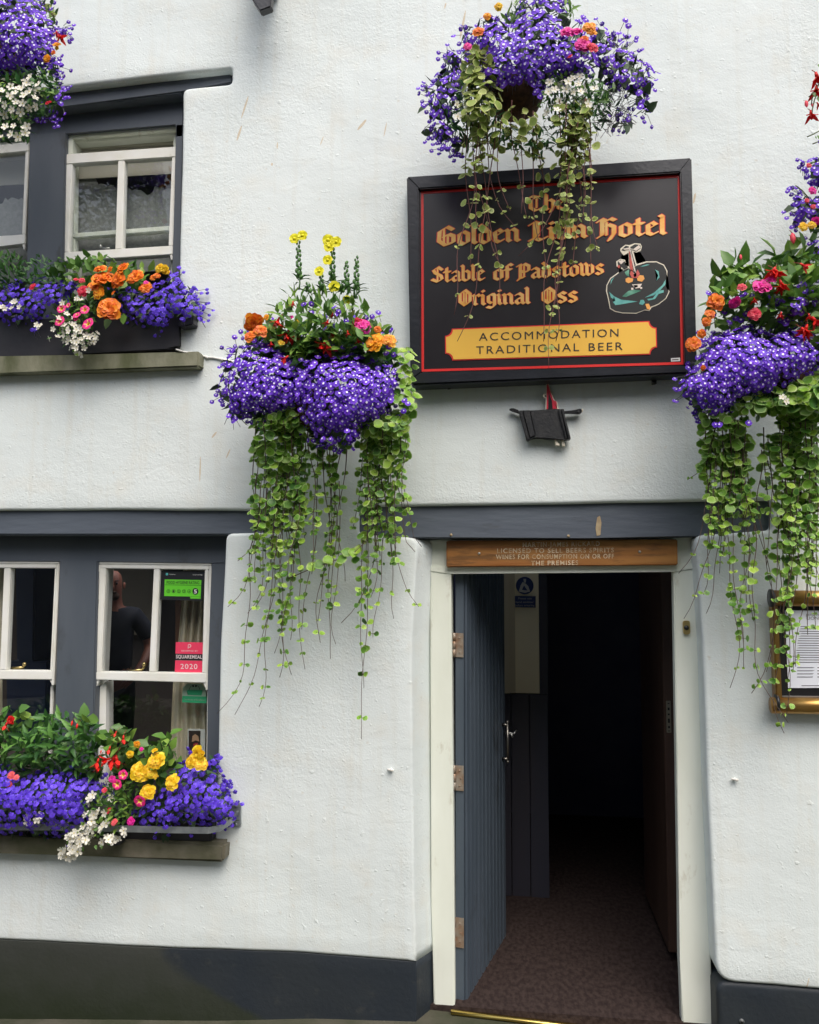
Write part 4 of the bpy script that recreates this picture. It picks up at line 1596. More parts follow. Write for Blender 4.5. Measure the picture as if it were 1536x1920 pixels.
em.build('emblem', [mat('emblem_white', (.80, .74, .60), .5), mat('emblem_black', (.014, .016, .016), .35), mat('emblem_teal', (.06, .30, .29), .4, (.16, .50, .45), scale=25), mat('emblem_green', (.04, .20, .13), .4, (.16, .42, .30), scale=25), mat('emblem_cream', (.75, .66, .58), .5), mat('emblem_red', (.55, .09, .07), .5), mat('emblem_orange', (.85, .38, .08), .5)], sg)
b = MB()
b.px(c3([(1372, 1037), (1417, 1034), (1418, 1051), (1373, 1054)]), YS - .0015, YS - .0002)
b.px(c3([(1378, 1043), (1410, 1041), (1410, 1045), (1378, 1047)]), YS - .0022, YS - .0016, 0, 1)
b.build('maker_plate', [mat('white_plate', (.7, .7, .7), .5), M_INK], sg)
for x, y in ((842, 722), (1228, 713)):
    b = MB()
    p = U(x, y, -.03)
    b.tube([p + Vector((0, .02, .02)), p + Vector((0, .02, -.012))], .012, 8, flat=.35)
    b.ball(p + Vector((0, .012, -.006)), .009)
    b.build('fixing_lug', M_BLACK, sg)

# black silhouette ornament
co = crop(930, 700, 8.084)
og = thing('wall_ornament', 'black cape shaped ornament with red pointed hat fixed below the hotel sign', 'ornament', U(1025, 800, -.03))
b = MB()
b.px(co([(340, 562), (700, 552), (1020, 538), (1080, 760), (1140, 998), (1050, 1006), (760, 990), (610, 955), (540, 985), (470, 1030), (405, 790)]), -.042, -.008, .004)
for x0, x1, d in ((345, 400, .012), (400, 520, .004), (940, 990, .010), (990, 1030, .016)):
    s = lambda x: x + (x - 340) / 700 * 20
    b.px(co([(x0, 562 - (x0 - 340) * .035), (x1, 562 - (x1 - 340) * .035), (x1 + 85, 985 if x1 > 600 else 940), (x0 + 115, 995 if x0 > 600 else 1000 - (x0 - 345) * .3)]), -.043 - d, -.041, .003)
b.build('cape', mat('cape_black', (.013, .015, .018), .4, (.028, .029, .030), scale=25, bump=.3, bscale=90), og)
b = MB()
b.px(co([(198, 545), (225, 528), (275, 528), (352, 560), (346, 608), (290, 575), (225, 565)]), -.03, -.012, .002)
b.px(co([(1020, 572), (1190, 556), (1280, 532), (1300, 545), (1305, 590), (1262, 618), (1225, 600), (1020, 606)]), -.03, -.012, .002)
b.ball(U(*co([(1250, 592)])[0], -.032), .007)
b.ball(U(*co([(1312, 562)])[0], -.03), .006, 1, (.5, 1, 1.3))
b.build('arm', [M_BLACK, MATS['emblem_white']], og)
b = MB()
b.px(co([(752, 545), (762, 150), (775, 122), (795, 140), (840, 290), (890, 405), (935, 440), (940, 480), (955, 540)]), -.026, -.016, 0, 0)
b.px(co([(708, 330), (725, 302), (765, 318), (765, 380), (725, 365)]), -.0265, -.0165, 0, 0)
b.px(co([(768, 540), (772, 180), (790, 160), (830, 290), (872, 405), (915, 425), (925, 470), (905, 500), (930, 535), (870, 540)]), -.029, -.0262, 0, 1)
b.px(co([(738, 322), (765, 338), (765, 358), (745, 350)]), -.029, -.0267, 0, 2)
b.px(co([(795, 548), (800, 290), (850, 420), (862, 540)]), -.031, -.0292, 0, 2)
b.px(co([(768, 130), (785, 122), (790, 165), (776, 165)]), -.031, -.0292, 0, 2)
b.build('hat', [MATS['emblem_white'], mat('hat_red', (.60, .02, .05), .4), M_BLACK], og)
for pts in ([(888, 1000), (920, 1004), (925, 1045), (965, 1070), (968, 1098), (905, 1095)], [(990, 1006), (1025, 1008), (1035, 1060), (1052, 1085), (1048, 1106), (1005, 1102)]):
    b = MB()
    b.px(co(pts), -.030, -.014, .002)
    b.build('leg', MATS['emblem_white'], og)

# licence board over the door
lb = thing('licence_board', 'varnished wooden licence board with carved white capitals over the doorway', 'sign', U(1053, 1063, .07))
b = MB()
b.px(c2([(52, 42), (1384, 34), (1386, 184), (52, 195)]), .072, .108, .004)
M_OAK = mat('varnished_oak', (.25, .092, .022), .4, (.44, .21, .06), scale=9, bump=.35, bscale=30, stretch=(.18, 1, 2.6), coat=.2, dirt=((.11, .055, .022), 7, (.35, 1, 2.2), .50, .75))
b.build('board', M_OAK, lb)
b = MB()
for tx, xa, ya, xb, yb in (('MARTIN-JAMES RICKARD', 492, 79, 936, 72), ('LICENSED TO SELL BEERS SPIRITS', 345, 114, 1018, 109), ('WINES FOR CONSUMPTION ON OR OFF', 338, 149, 1018, 144), ('THE PREMISES', 540, 185, 812, 182)):
    A, Z = c2([(xa, ya)])[0], c2([(xb, yb)])[0]
    b = MB()
    put_text(b, tx, A, Z, 9.0, .0705, 0, 1.2, .014)
    b.build('lettering', mat('faded_white_lettering', (.70, .61, .44), .7, (.42, .28, .14), scale=45), lb)
b = MB()
for x, y in ((242, 116), (1166, 106)):
    b.ball(U(*c2([(x, y)])[0], .071), .006)
b.build('screw', MATS['steel'], lb)

# doorbell
db = thing('doorbell', 'small brass doorbell with black push on the white door post', 'doorbell', U(1287, 1176, .1))
b = MB()
q = [U(x, y, .094) for x, y in ((1280.5, 1164), (1294, 1163), (1295, 1189), (1282, 1190))]
b.prism([(p.x, p.z) for p in round_poly([(p.x, p.z) for p in q], .012)] if False else [(p.x, p.y) for p in round_poly([(p.x, p.z) for p in q], .010)], .092, .103, .002)
b.build('plate', mat('satin_brass', (.62, .48, .20), .35, metal=.9), db)
b = MB()
p = U(1287.5, 1177, .090)
b.tube([p + Vector((0, .006, 0)), p], .0095, 12)
b.build('push', M_BLACK, db)

# menu case
mg = thing('menu_case', 'bronze framed wall case with a printed white menu beside the doorway', 'notice case', U(1540, 1330, -.04))
cm = crop(1430, 1090, 7.387)
b = MB()
b.px(cm([(150, 250), (1500, 260), (1520, 1660), (215, 1640)]), -.03, -.004, 0, 1)
M_BRONZE = mat('bronze_frame', (.42, .26, .08), .3, (.34, .18, .05), scale=9, metal=.75)
b.build('back', [M_BLACK, M_BLACK], mg)
b = MB()
for ya, yb in ((232, 245), (1716, 1740)):
    p0, p1 = U(*cm([(115, ya)])[0], -.045), U(*cm([(1560, yb)])[0], -.045)
    b.tube([p0, p1], .030, 18)
b.px(cm([(135, 300), (215, 300), (275, 1640), (190, 1640)]), -.055, -.004, .004)
b.px(cm([(1480, 300), (1560, 300), (1590, 1640), (1500, 1640)]), -.055, -.004, .004)
b.build('frame', M_BRONZE, mg)
b = MB()
for ya in (232, 1690):
    p0 = U(*cm([(122 if ya < 1000 else 192, ya)])[0], -.045)
    b.tube([p0 - Vector((.006, 0, 0)), p0 + Vector((.004, 0, 0))], .034, 18)
b.build('end_cap', M_BLACK, mg)
b = MB()
b.px(cm([(312, 402), (1390, 410), (1400, 1470), (355, 1478)]), -.034, -.0305)
pp = b.build('printed_sheet', mat('menu_paper', (.72, .76, .84), .7), mg)
b = MB()
put_text(b, 'golden', cm([(600, 478)])[0], cm([(775, 480)])[0], 6, -.0348, 0)
put_text(b, 'LION', cm([(610, 530)])[0], cm([(775, 532)])[0], 6, -.0348, 0)
M_MINK = mat('menu_ink', (.12, .12, .14), .7)
b.build('logo_lettering', M_MINK, pp)
b = MB()
rr = random.Random(4)
for k in range(16):
    y = 620 + k * 33
    b.px(cm([(520 - k * 6 + rr.random() * 50, y), (900 + rr.random() * 300, y + 3), (900, y + 13), (520 - k * 6, y + 10)]), -.0346, -.0341)
b.build('text_block', M_MINK, pp)
b = MB()
for k in range(4):
    y = 1190 + k * 43
    b.px(cm([(480, y), (690 + rr.random() * 40, y), (690, y + 11), (480, y + 11)]), -.0346, -.0341)
    b.px(cm([(760, y), (1150, y), (1150, y + 11), (760, y + 11)]), -.0346, -.0341)
b.px(cm([(540, 1440), (1150, 1440), (1150, 1450), (540, 1450)]), -.0346, -.0341)
b.build('text_block', M_MINK, pp)
b = MB()
b.px(cm([(275, 1585), (1520, 1600), (1520, 1615), (275, 1600)]), -.036, -.0305)
b.build('bead', mat('pewter_bead', (.45, .45, .45), .4, metal=.8), mg)

# bracket that comes in at the top
b = MB()
b.px([(452, -90), (512, -90), (508, 12), (487, 20), (472, -2)], -.19, -.15, .004)
b.px([(462, -150), (506, -150), (504, -48), (484, -44), (470, -60)], -.15, -.004, .006)
br = b.build('lamp_bracket', mat('black_bracket', (.012, .014, .018), .35, (.03, .032, .038), scale=20, bump=.3), None)
tag(br, 'end of a black wall bracket high above the upper window', 'bracket')

# cable
b = MB()
cp = [(330, 655), (346, 660), (360, 661), (374, 665), (388, 670), (402, 671), (418, 674), (440, 679), (470, 690)]
b.tube([U(x, y, -.008 if i > 2 else -.058 + .01 * i) for i, (x, y) in enumerate(cp)], .0042, 7)
for x, y in ((388, 670), (416, 674)):
    p = U(x, y, -.010)
    b.ball(p, .007)
cb = b.build('cable', mat('painted_cable', (.70, .70, .66), .5), None)
tag(cb, 'white painted cable running along the wall from the upper sill', 'cable')

# wall plugs
for x, y, where in ((733, 1443, 'white plastic wall plug in the pier between window and door'), (1377, 1461, 'white plastic wall plug in the wall below the menu case')):
    b = MB()
    p = U(x, y, 0)
    b.tube([p + Vector((0, .012, 0)), p + Vector((.004, -.016, .001))], .006, 8)
    b.tube([p + Vector((-.012, -.008, .002)), p + Vector((.012, -.012, 0))], .0045, 6)
    tag(b.build('wall_plug', mat('plug_plastic', (.78, .76, .70), .5), None), where, 'wall plug')
b = MB()
p = U(1391, 1915, 0)
b.tube([p + Vector((0, .02, 0)), p + Vector((0, -.004, 0))], .009, 12)
b.tube([p + Vector((0, -.002, 0)), p + Vector((0, -.006, 0))], .005, 8, 1)
tag(b.build('vent_pipe', [mat('grey_pipe', (.09, .10, .10), .5), M_BLACK], None), 'small round pipe end in the dark base beside the doorway', 'pipe')

# hygiene notice in the hall
hn = thing('hygiene_notice', 'blue round hand sanitiser notice on the cream hall panel', 'sign', U(984, 1140, 1.29))
b = MB()
YH = 1.2935
p = U(*c2([(504, 301)])[0], YH)
rad = (U(*c2([(555, 301)])[0], YH) - p).length
disc = [(p.x + rad * math.cos(t), p.z + rad * math.sin(t)) for t in np.linspace(0, 6.2832, 33)[:-1]]
b.prism(disc, YH, YH + .003)
b.build('disc', mat('notice_blue', (.010, .028, .12), .4), hn)
b = MB()
b.px(c2([(470, 335), (480, 300), (492, 280), (510, 290), (525, 305), (535, 335), (505, 343)]), YH - .001, YH - .0002)
b.px(c2([(496, 262), (512, 262), (510, 284), (500, 284)]), YH - .001, YH - .0002)
b.px(c2([(488, 325), (500, 300), (520, 330)]), YH - .0016, YH - .0011, 0, 1)
b.build('hands_symbol', [mat('notice_white', (.45, .44, .40), .6), MATS['notice_blue']], hn)
b = MB()
b.px(c2([(441, 361), (567, 362), (567, 428), (441, 426)]), YH, YH + .003, .0)
pl_ = b.build('panel', MATS['notice_blue'], hn)
b = MB()
for tx, y, xa, xb in (('Please use', 380, 466, 544), ('hand sanitiser', 401, 452, 556), ('before entering', 420, 448, 560)):
    b = MB()
    put_text(b, tx, c2([(xa, y)])[0], c2([(xb, y)])[0], 3.8, YH - .0012, 0)
    b.build('lettering', MATS['notice_white'], pl_)

# stickers on the glass
cw = crop(170, 1040, 5.054)
YG = .149
M_CARD = mat('black_sticker', (.012, .014, .018), .5)
M_LIME = mat('lime_sticker', (.13, .62, .03), .5)
s = thing('hygiene_rating_sticker', 'black and green food hygiene rating sticker on the window', 'sticker', U(343, 1126, YG))
b = MB()
b.px(cw([(660, 150), (1086, 158), (1055, 438), (640, 425)]), YG, YG + .0008)
b.build('card', M_CARD, s)
b = MB()
b.px(cw([(702, 234), (1050, 240), (1043, 399), (697, 392)]), YG - .0012, YG - .0004)
b.px(cw([(942, 399.5), (1043, 401), (1042, 418), (944, 416)]), YG - .0012, YG - .0004)
b.px(cw([(703, 284), (1048, 290), (1048, 293), (703, 287)]), YG - .0018, YG - .0013, 0, 1)
n5 = cw([(993, 348)])[0]
b.px([(n5[0] + 5.6 * math.cos(t), n5[1] + 6.2 * math.sin(t)) for t in np.linspace(0, 6.2832, 21)[:-1]], YG - .0018, YG - .0013, 0, 1)
for k in range(5):
    o = cw([(738 + 49 * k, 345 + k * .6)])[0]
    for a in range(14):
        t0, t1 = a / 14 * 6.2832, (a + 1) / 14 * 6.2832
        b.px([(o[0] + r_ * math.cos(t), o[1] + r_ * math.sin(t)) for r_, t in ((3.4, t0), (3.4, t1), (2.8, t1), (2.8, t0))], YG - .0018, YG - .0013, 0, 1)
    put_text(b, str(k), (o[0] - 1.4, o[1] + 1.9), (o[0] + 1.4, o[1] + 1.9), 3.8, YG - .0019, 1)
put_text(b, 'FOOD HYGIENE RATING', cw([(722, 276)])[0], cw([(1030, 280)])[0], 5.6, YG - .0019, 1, 1, .01)
put_text(b, '5', (n5[0] - 2.8, n5[1] + 3.6), (n5[0] + 2.8, n5[1] + 3.6), 7.4, YG - .0024, 2, 1, .02)
b.ball(U(*cw([(724, 185)])[0], YG), .006, 3, (1, .1, 1))
put_text(b, 'Food Standards Agency', cw([(748, 190)])[0], cw([(805, 191)])[0], 2.0, YG - .0012, 2)
put_text(b, 'food.gov.uk/ratings', cw([(968, 194)])[0], cw([(1060, 195)])[0], 2.2, YG - .0012, 2)
b.build('rating_panel', [M_LIME, M_CARD, mat('sticker_white', (.75, .76, .74), .5), mat('sticker_teal', (.10, .5, .5), .5)], s)
s = thing('review_sticker', 'pink and black restaurant review sticker dated 2020 on the window', 'sticker', U(355, 1260, YG))
b = MB()
M_PINK = mat('pink_sticker', (.78, .05, .12), .5)
b.px(cw([(808, 828), (1070, 832), (1066, 942), (804, 938)]), YG, YG + .0008, 0, 0)
b.px(cw([(804, 938), (1066, 942), (1062, 1004), (802, 1000)]), YG, YG + .0008, 0, 1)
b.px(cw([(802, 1002), (1062, 1006), (1058, 1116), (798, 1112)]), YG, YG + .0008, 0, 0)
o = cw([(937, 864)])[0]
for a in range(14):
    t0, t1 = a / 14 * 6.2832, (a + 1) / 14 * 6.2832
    b.px([(o[0] + r_ * math.cos(t), o[1] + r_ * math.sin(t)) for r_, t in ((3.2, t0), (3.2, t1), (2.2, t1), (2.2, t0))], YG - .001, YG - .0004, 0, 2)
b.px([(o[0] - 3, o[1]), (o[0] - 2, o[1]), (o[0] - 2, o[1] + 5), (o[0] - 3, o[1] + 5)], YG - .001, YG - .0004, 0, 2)
put_text(b, 'REVIEWED BY', cw([(862, 918)])[0], cw([(1016, 920)])[0], 2.9, YG - .001, 2, 1.2)
put_text(b, 'SQUAREMEAL', cw([(810, 982)])[0], cw([(1056, 986)])[0], 7, YG - .001, 2, 1.1, .012)
put_text(b, '2020', cw([(852, 1082)])[0], cw([(1012, 1084)])[0], 10, YG - .001, 2, 1.15)
b.build('printed_panel', [M_PINK, M_CARD, mat('pale_pink_print', (.82, .70, .70), .5)], s)
s = thing('award_sticker', 'pale green award sticker on the lower window pane', 'sticker', U(365, 1320, .194))
b = MB()
YL = .193
b.px(cw([(872, 1260), (920, 1222), (1050, 1226), (1090, 1270), (1100, 1410), (868, 1398)]), YL, YL + .0008, 0, 0)
b.px(cw([(870, 1338), (1100, 1345), (1098, 1408), (866, 1400)]), YL - .001, YL - .0003, 0, 1)
b.px(cw([(910, 1290), (930, 1280), (1060, 1284), (1060, 1300), (1050, 1335), (920, 1330), (922, 1310)]), YL - .001, YL - .0003, 0, 1)
for a in range(8):
    t0, t1 = math.pi * a / 8, math.pi * (a + 1) / 8
    o = cw([(985, 1285)])[0]
    b.px([(o[0] - r_ * math.cos(t), o[1] - r_ * math.sin(t)) for r_, t in ((10.5, t0), (10.5, t1), (9.8, t1), (9.8, t0))], YL - .001, YL - .0003, 0, 2)
put_text(b, 'Certificate of Excellence', cw([(884, 1378)])[0], cw([(1086, 1384)])[0], 3, YL - .0016, 0)
for k in (0, 1):
    o = cw([(972 + 26 * k, 1246)])[0]
    b.px([(o[0] + 1.8 * math.cos(t), o[1] + 1.8 * math.sin(t)) for t in np.linspace(0, 6.2832, 11)[:-1]], YL - .0012, YL - .0003, 0, 2)
b.build('printed_panel', [mat('pale_green_sticker', (.36, .50, .38), .6), mat('green_sticker', (.03, .36, .16), .5), M_CARD], s)
s = thing('picture_card', 'small dark framed picture card standing behind the lower window pane', 'picture', U(366, 1412, .23))
b = MB()
b.px(cw([(920, 1650), (1085, 1655), (1085, 1900), (920, 1900)]), .232, .236, 0, 0)
b.px(cw([(930, 1668), (1040, 1670), (1036, 1900), (928, 1900)]), .228, .231, 0, 1)
b.px(cw([(965, 1720), (990, 1700), (1020, 1720), (1030, 1770), (995, 1760), (960, 1775)]), .2265, .2278, 0, 2)
b.px(cw([(975, 1790), (1015, 1785), (1020, 1850), (970, 1850)]), .2265, .2278, 0, 3)
b.build('card', [mat('pale_card', (.55, .58, .55), .7), mat('dark_print', (.03, .02, .02), .4), mat('tan_print', (.40, .25, .15), .5), mat('red_print', (.35, .04, .04), .5)], s)

# curtains
def curtain(name, label, pts_l, pts_r, Y, pleats, m, gr=None, depth=.020):
    b = MB()
    n = pleats * 6
    rows = len(pts_l)
    vs = []
    for j in range(rows):
        for i in range(n + 1):
            t = i / n
            x = pts_l[j][0] * (1 - t) + pts_r[j][0] * t
            y = pts_l[j][1] * (1 - t) + pts_r[j][1] * t
            vs.append(U(x, y, Y + depth * math.sin(t * pleats * 6.2832 + .4 * j * .3) + .008 * math.sin(t * 23 + j)))
    o = len(vs)
    vs2 = [v + Vector((0, .003, 0)) for v in vs]
    fs = []
    for j in range(rows - 1):
        for i in range(n):
            q = j * (n + 1) + i
            fs.append([q, q + n + 1, q + n + 2, q + 1])
            fs.append([o + q + 1, o + q + n + 2, o + q + n + 1, o + q])
    b.add(vs + vs2, fs, 0, True)
    c = b.build(name, m, None)
    return tag(c, label, 'curtain', gr)


M_CURT = mat('cream_curtain', (.66, .60, .44), .8, (.70, .65, .50), scale=6, transl=.25)
curtain('curtain', 'cream pleated curtain behind the window with stickers', cw([(880, 100), (860, 500), (830, 830), (780, 1240), (770, 1450), (750, 1950)]), cw([(1130, 100), (1130, 500), (1110, 830), (1110, 1240), (1110, 1450), (1110, 1950)]), .29, 4, M_CURT)
curtain('curtain', 'cream curtain hanging at the edge of the window without stickers', [(-260, 1050), (-260, 1200), (-260, 1450)], [(6, 1050), (4, 1200), (4, 1450)], .29, 5, M_CURT)
b = MB()
b.px(cw([(800, 430), (870, 430), (838, 850), (800, 850)]), .36, .40, .004)
tag(b.build('post', mat('brown_post', (.16, .07, .035), .5), None), 'brown wooden post beside the cream curtain inside the window', 'post')
b = MB()
b.px([(28, 1040), (66, 1040), (64, 1240), (30, 1240)], .9, 1.3, .01)
b.px([(10, 1240), (90, 1240), (86, 1400), (12, 1400)], .9, 1.5, .01)
tag(b.build('reflection_block', mat('navy_reflection', (.03, .05, .13), .5), None), 'dark blue block built for a reflection in the window without stickers', 'reflection_block')  # solid blocks in place of blue trim reflected in the pane

# net blinds in the upper windows: a cream roller over a grey patterned net with a leafy top edge
M_NET = mat('grey_patterned_net', (.19, .205, .20), .9, (.25, .265, .255), scale=70, bump=.12, bscale=60, detail=8)
M_BLINDC = mat('cream_blind', (.55, .53, .44), .8)
for lab, x0, x1, dy in (('grey patterned net curtain in the upper window above the orange begonias', 120, 332, 0), ('grey patterned net curtain in the upper window under the hanging basket', -180, 56, 22)):
    b = MB()
    top = []
    rr = random.Random(x0)
    n = 46
    for i in range(n + 1):
        t = i / n
        top.append((x1 + (x0 - x1) * t, 338 + dy + 18 * t * 0 + 10 * math.sin(5 * t + 1) + 9 * rr.random() + (12 if .2 < t < .7 else 0)))
    b.px([(x0 - 2, 520 + dy), (x1 + 2, 505 + dy)] + top, .235, .238)
    tag(b.build('net_curtain', M_NET, None), lab, 'curtain')
for lab, x0, x1, dy in (('cream roller blind drawn part down in the upper window above the orange begonias', 118, 334, 0), ('cream roller blind drawn part down in the upper window under the hanging basket', -180, 58, 20)):
    b = MB()
    sl = -.058 * (x1 - x0)
    b.px([(x0, 240 + dy - sl * .5), (x1, 240 + dy + sl * .5), (x1, 331 + dy + sl * .5), (x0, 331 + dy - sl * .5)], .225, .229)
    for k in range(3):
        y = 262 + 9 * k + dy
        b.px([(x0, y - sl * .5), (x1, y + sl * .5), (x1, y + 5 + sl * .5), (x0, y + 5 - sl * .5)], .215, .2245, .002)
    tag(b.build('roller_blind', M_BLINDC, None), lab, 'blind')

# solid figure behind the glass, in place of a man's reflection
ph = U(213, 1093, 3.0)
base = Vector((ph.x, 3.0, ph.z - 1.72))
TURN = Matrix.Rotation(R(24), 4, 'Z')       # he looks towards the street corner


def body_at(x, y, z):
    return base + TURN @ Vector((x, y, z))


def skin(name, joints, edges, m, parent=None, sub=2, root=0):
    me = bpy.data.meshes.new(name)
    me.from_pydata([tuple(body_at(*j[:3])) for j in joints], edges, [])
    o = bpy.data.objects.new(name, me)
    COL.objects.link(o)
    sk = o.modifiers.new('skin', 'SKIN')
    sk.use_smooth_shade = True
    for i, j in enumerate(joints):
        r_ = j[3] if isinstance(j[3], tuple) else (j[3], j[3])
        me.skin_vertices[0].data[i].radius = r_
        me.skin_vertices[0].data[i].use_root = i == root
    ss = o.modifiers.new('subd', 'SUBSURF')
    ss.levels = ss.render_levels = sub
    me.materials.append(m)
    if parent:
        o.parent = parent
    return o


J = [(0, 0, .95, (.15, .11)), (0, 0, 1.12, (.16, .12)), (0, .01, 1.32, (.17, .12)), (0, .01, 1.47, (.10, .09)), (0, 0, 1.55, .062), (0, -.01, 1.62, (.070, .085)), (0, -.012, 1.70, (.077, .098)), (0, 0, 1.78, (.070, .088)), (0, .005, 1.82, (.035, .045)),
     (.17, .01, 1.45, .065), (.25, .01, 1.36, .055), (.30, .0, 1.20, .047), (.26, -.10, 1.09, .040), (.19, -.19, 1.005, .028), (.165, -.215, .975, (.040, .018)),
     (-.17, .01, 1.45, .065), (-.25, .01, 1.36, .055), (-.29, .02, 1.16, .047), (-.28, -.04, 1.0, .038), (-.27, -.08, .90, .028), (-.268, -.09, .85, (.018, .04)),
     (.10, 0, .88, .10), (.11, -.01, .52, .065), (.11, .02, .10, .045), (.12, -.10, .03, .04),
     (-.10, 0, .88, .10), (-.11, -.01, .52, .065), (-.11, .02, .10, .045), (-.12, -.10, .03, .04)]
Eg = [(0, 1), (1, 2), (2, 3), (3, 4), (4, 5), (5, 6), (6, 7), (7, 8), (3, 9), (9, 10), (10, 11), (11, 12), (12, 13), (13, 14), (3, 15), (15, 16), (16, 17), (17, 18), (18, 19), (19, 20), (0, 21), (21, 22), (22, 23), (23, 24), (0, 25), (25, 26), (26, 27), (27, 28)]
# five fingers on each hand
for hi, hand, dirs in ((14, Vector((.165, -.215, .975)), Vector((-.7, -.35, -.5)).normalized()), (20, Vector((-.268, -.09, .85)), Vector((.02, -.15, -1)).normalized())):
    side = dirs.cross(Vector((0, 1, .3))).normalized()
    for k, (off, L, rad) in enumerate(((-.030, .070, .0085), (-.010, .082, .009), (.010, .078, .009), (.028, .060, .008))):
        o = len(J)
        p0 = hand + side * off + dirs * .02
        p1 = p0 + dirs * L * .5
        p2 = p1 + (dirs + Vector((.15, .45, -.3))).normalized() * L * .5
        J += [(*p0, rad * 1.1), (*p1, rad), (*p2, rad * .8)]
        Eg += [(hi, o), (o, o + 1), (o + 1, o + 2)]
    o = len(J)
    p0 = hand - side * .035 - dirs * .02
    p1 = p0 - side * .025 + dirs * .035
    J += [(*p0, .011), (*p1, .009)]
    Eg += [(hi, o), (o, o + 1)]
M_SKIN = mat('skin', (.27, .105, .07), .5, (.31, .13, .085), scale=14)
man = skin('person', J, Eg, M_SKIN)
tag(man, 'bald bearded man in a dark polo shirt, built behind the glass for a reflection', 'person')
SJ = [(0, 0, .93, (.175, .135)), (0, 0, 1.12, (.185, .145)), (0, .01, 1.32, (.19, .14)), (0, .01, 1.46, (.125, .105)), (0, .0, 1.525, (.078, .076)), (.17, .01, 1.45, .085), (.26, .01, 1.34, .078), (.285, .005, 1.25, .075), (-.17, .01, 1.45, .085), (-.26, .01, 1.34, .078), (-.285, .01, 1.24, .075)]
skin('polo_shirt', SJ, [(0, 1), (1, 2), (2, 3), (3, 4), (3, 5), (5, 6), (6, 7), (3, 8), (8, 9), (9, 10)], mat('navy_shirt', (.012, .014, .024), .8), man)
skin('trousers', [(0, 0, .97, (.165, .125)), (.10, 0, .86, .115), (.11, -.01, .52, .085), (.11, .02, .08, .075), (-.10, 0, .86, .115), (-.11, -.01, .52, .085), (-.11, .02, .08, .075)], [(0, 1), (1, 2), (2, 3), (0, 4), (4, 5), (5, 6)], mat('dark_trousers', (.012, .012, .014), .8), man)
b = MB()
b.ball(body_at(0, -.060, 1.615), .062, 0, (.95, .72, .62))
b.ball(body_at(0, -.085, 1.645), .04, 0, (1.0, .6, .28))
b.build('beard', mat('short_beard', (.10, .055, .035), .9), man)
b = MB()
for sx in (-1, 1):
    b.ball(body_at(sx * .031, -.098, 1.715), .010)
    b.ball(body_at(sx * .032, -.098, 1.737), .014, 0, (1.3, .5, .3))
b.build('eyes', mat('dark_eye', (.03, .02, .02), .3), man)
b = MB()
b.ball(body_at(0, -.112, 1.685), .017, 0, (.9, 1.1, 1.3))
b.ball(body_at(0, -.104, 1.705), .011, 0, (.8, .9, 1.8))
for sx in (-1, 1):
    b.ball(body_at(sx * .083, .01, 1.70), .022, 0, (.35, .8, 1.3))
b.build('nose_and_ears', M_SKIN, man)

# ------------------------------------------------------------------ hanging baskets and window boxes
def hook_bracket(parent, x, y, Y, drop):
    """iron wall bracket and chains behind the flowers"""
    b = MB()
    p = U(x, y, Y)
    top = Vector((p.x, -.01, p.z + drop))
    b.tube([top + Vector((0, .008, 0)), top + Vector((0, -.25, .05)), Vector((p.x, Y, p.z + drop - .01))], .008, 6)
    b.tube([top - Vector((0, -.005, .25)), Vector((p.x, Y * .6, p.z + drop))], .006, 6)
    for a in (0, 2.1, 4.2):
        b.tube([Vector((p.x, Y, p.z + drop - .02)), p + Vector((.16 * math.cos(a), .13 * math.sin(a), 0))], .0025, 5)
    return b.build('bracket', M_BLACK, parent)


M_COIR = mat('coir_liner', (.035, .016, .009), .95, (.085, .040, .020), scale=60, bump=1.0, bscale=120)


def bowl(parent, x, y, r, Y, h=.16):
    b = MB()
    p = U(x, y, Y)
    prof = [(0, 0), (.45, .06), (.75, .22), (.93, .55), (1.0, 1.0), (.9, .98)]
    n = 24
    vs = []
    for u, t in prof:
        for k in range(n):
            a = k / n * 6.2832
            vs.append(p + Vector((math.cos(a) * r * u, math.sin(a) * r * u, h * (t - 1))))
    fs = [[i * n + k, i * n + (k + 1) % n, (i + 1) * n + (k + 1) % n, (i + 1) * n + k] for i in range(len(prof) - 1) for k in range(n)]
    b.add(vs, fs, 0, True)
    o = b.build('basket', M_COIR, parent)
    b = MB()
    b.prism([(p.x + math.cos(a) * r * .9, p.y + math.sin(a) * r * .9) for a in np.linspace(0, 6.2832, 25)[:-1]], 0, .02)
    b.v = [Vector((v[0], v[2], p.z - .03 - v[1])) for v in b.v]
    b.build('soil', mat('soil', (.02, .014, .01), .95), parent)
    return o


def many_vines(parent, specs, seed, mats, **kw):
    rng = np.random.default_rng(seed)
    for x0, y0, x1, y1, Y0, Y1, o in specs:
        k = dict(kw)
        k.update(o)
        vine(x0, y0, x1, y1, Y0, Y1, parent, rng, mats, **k)


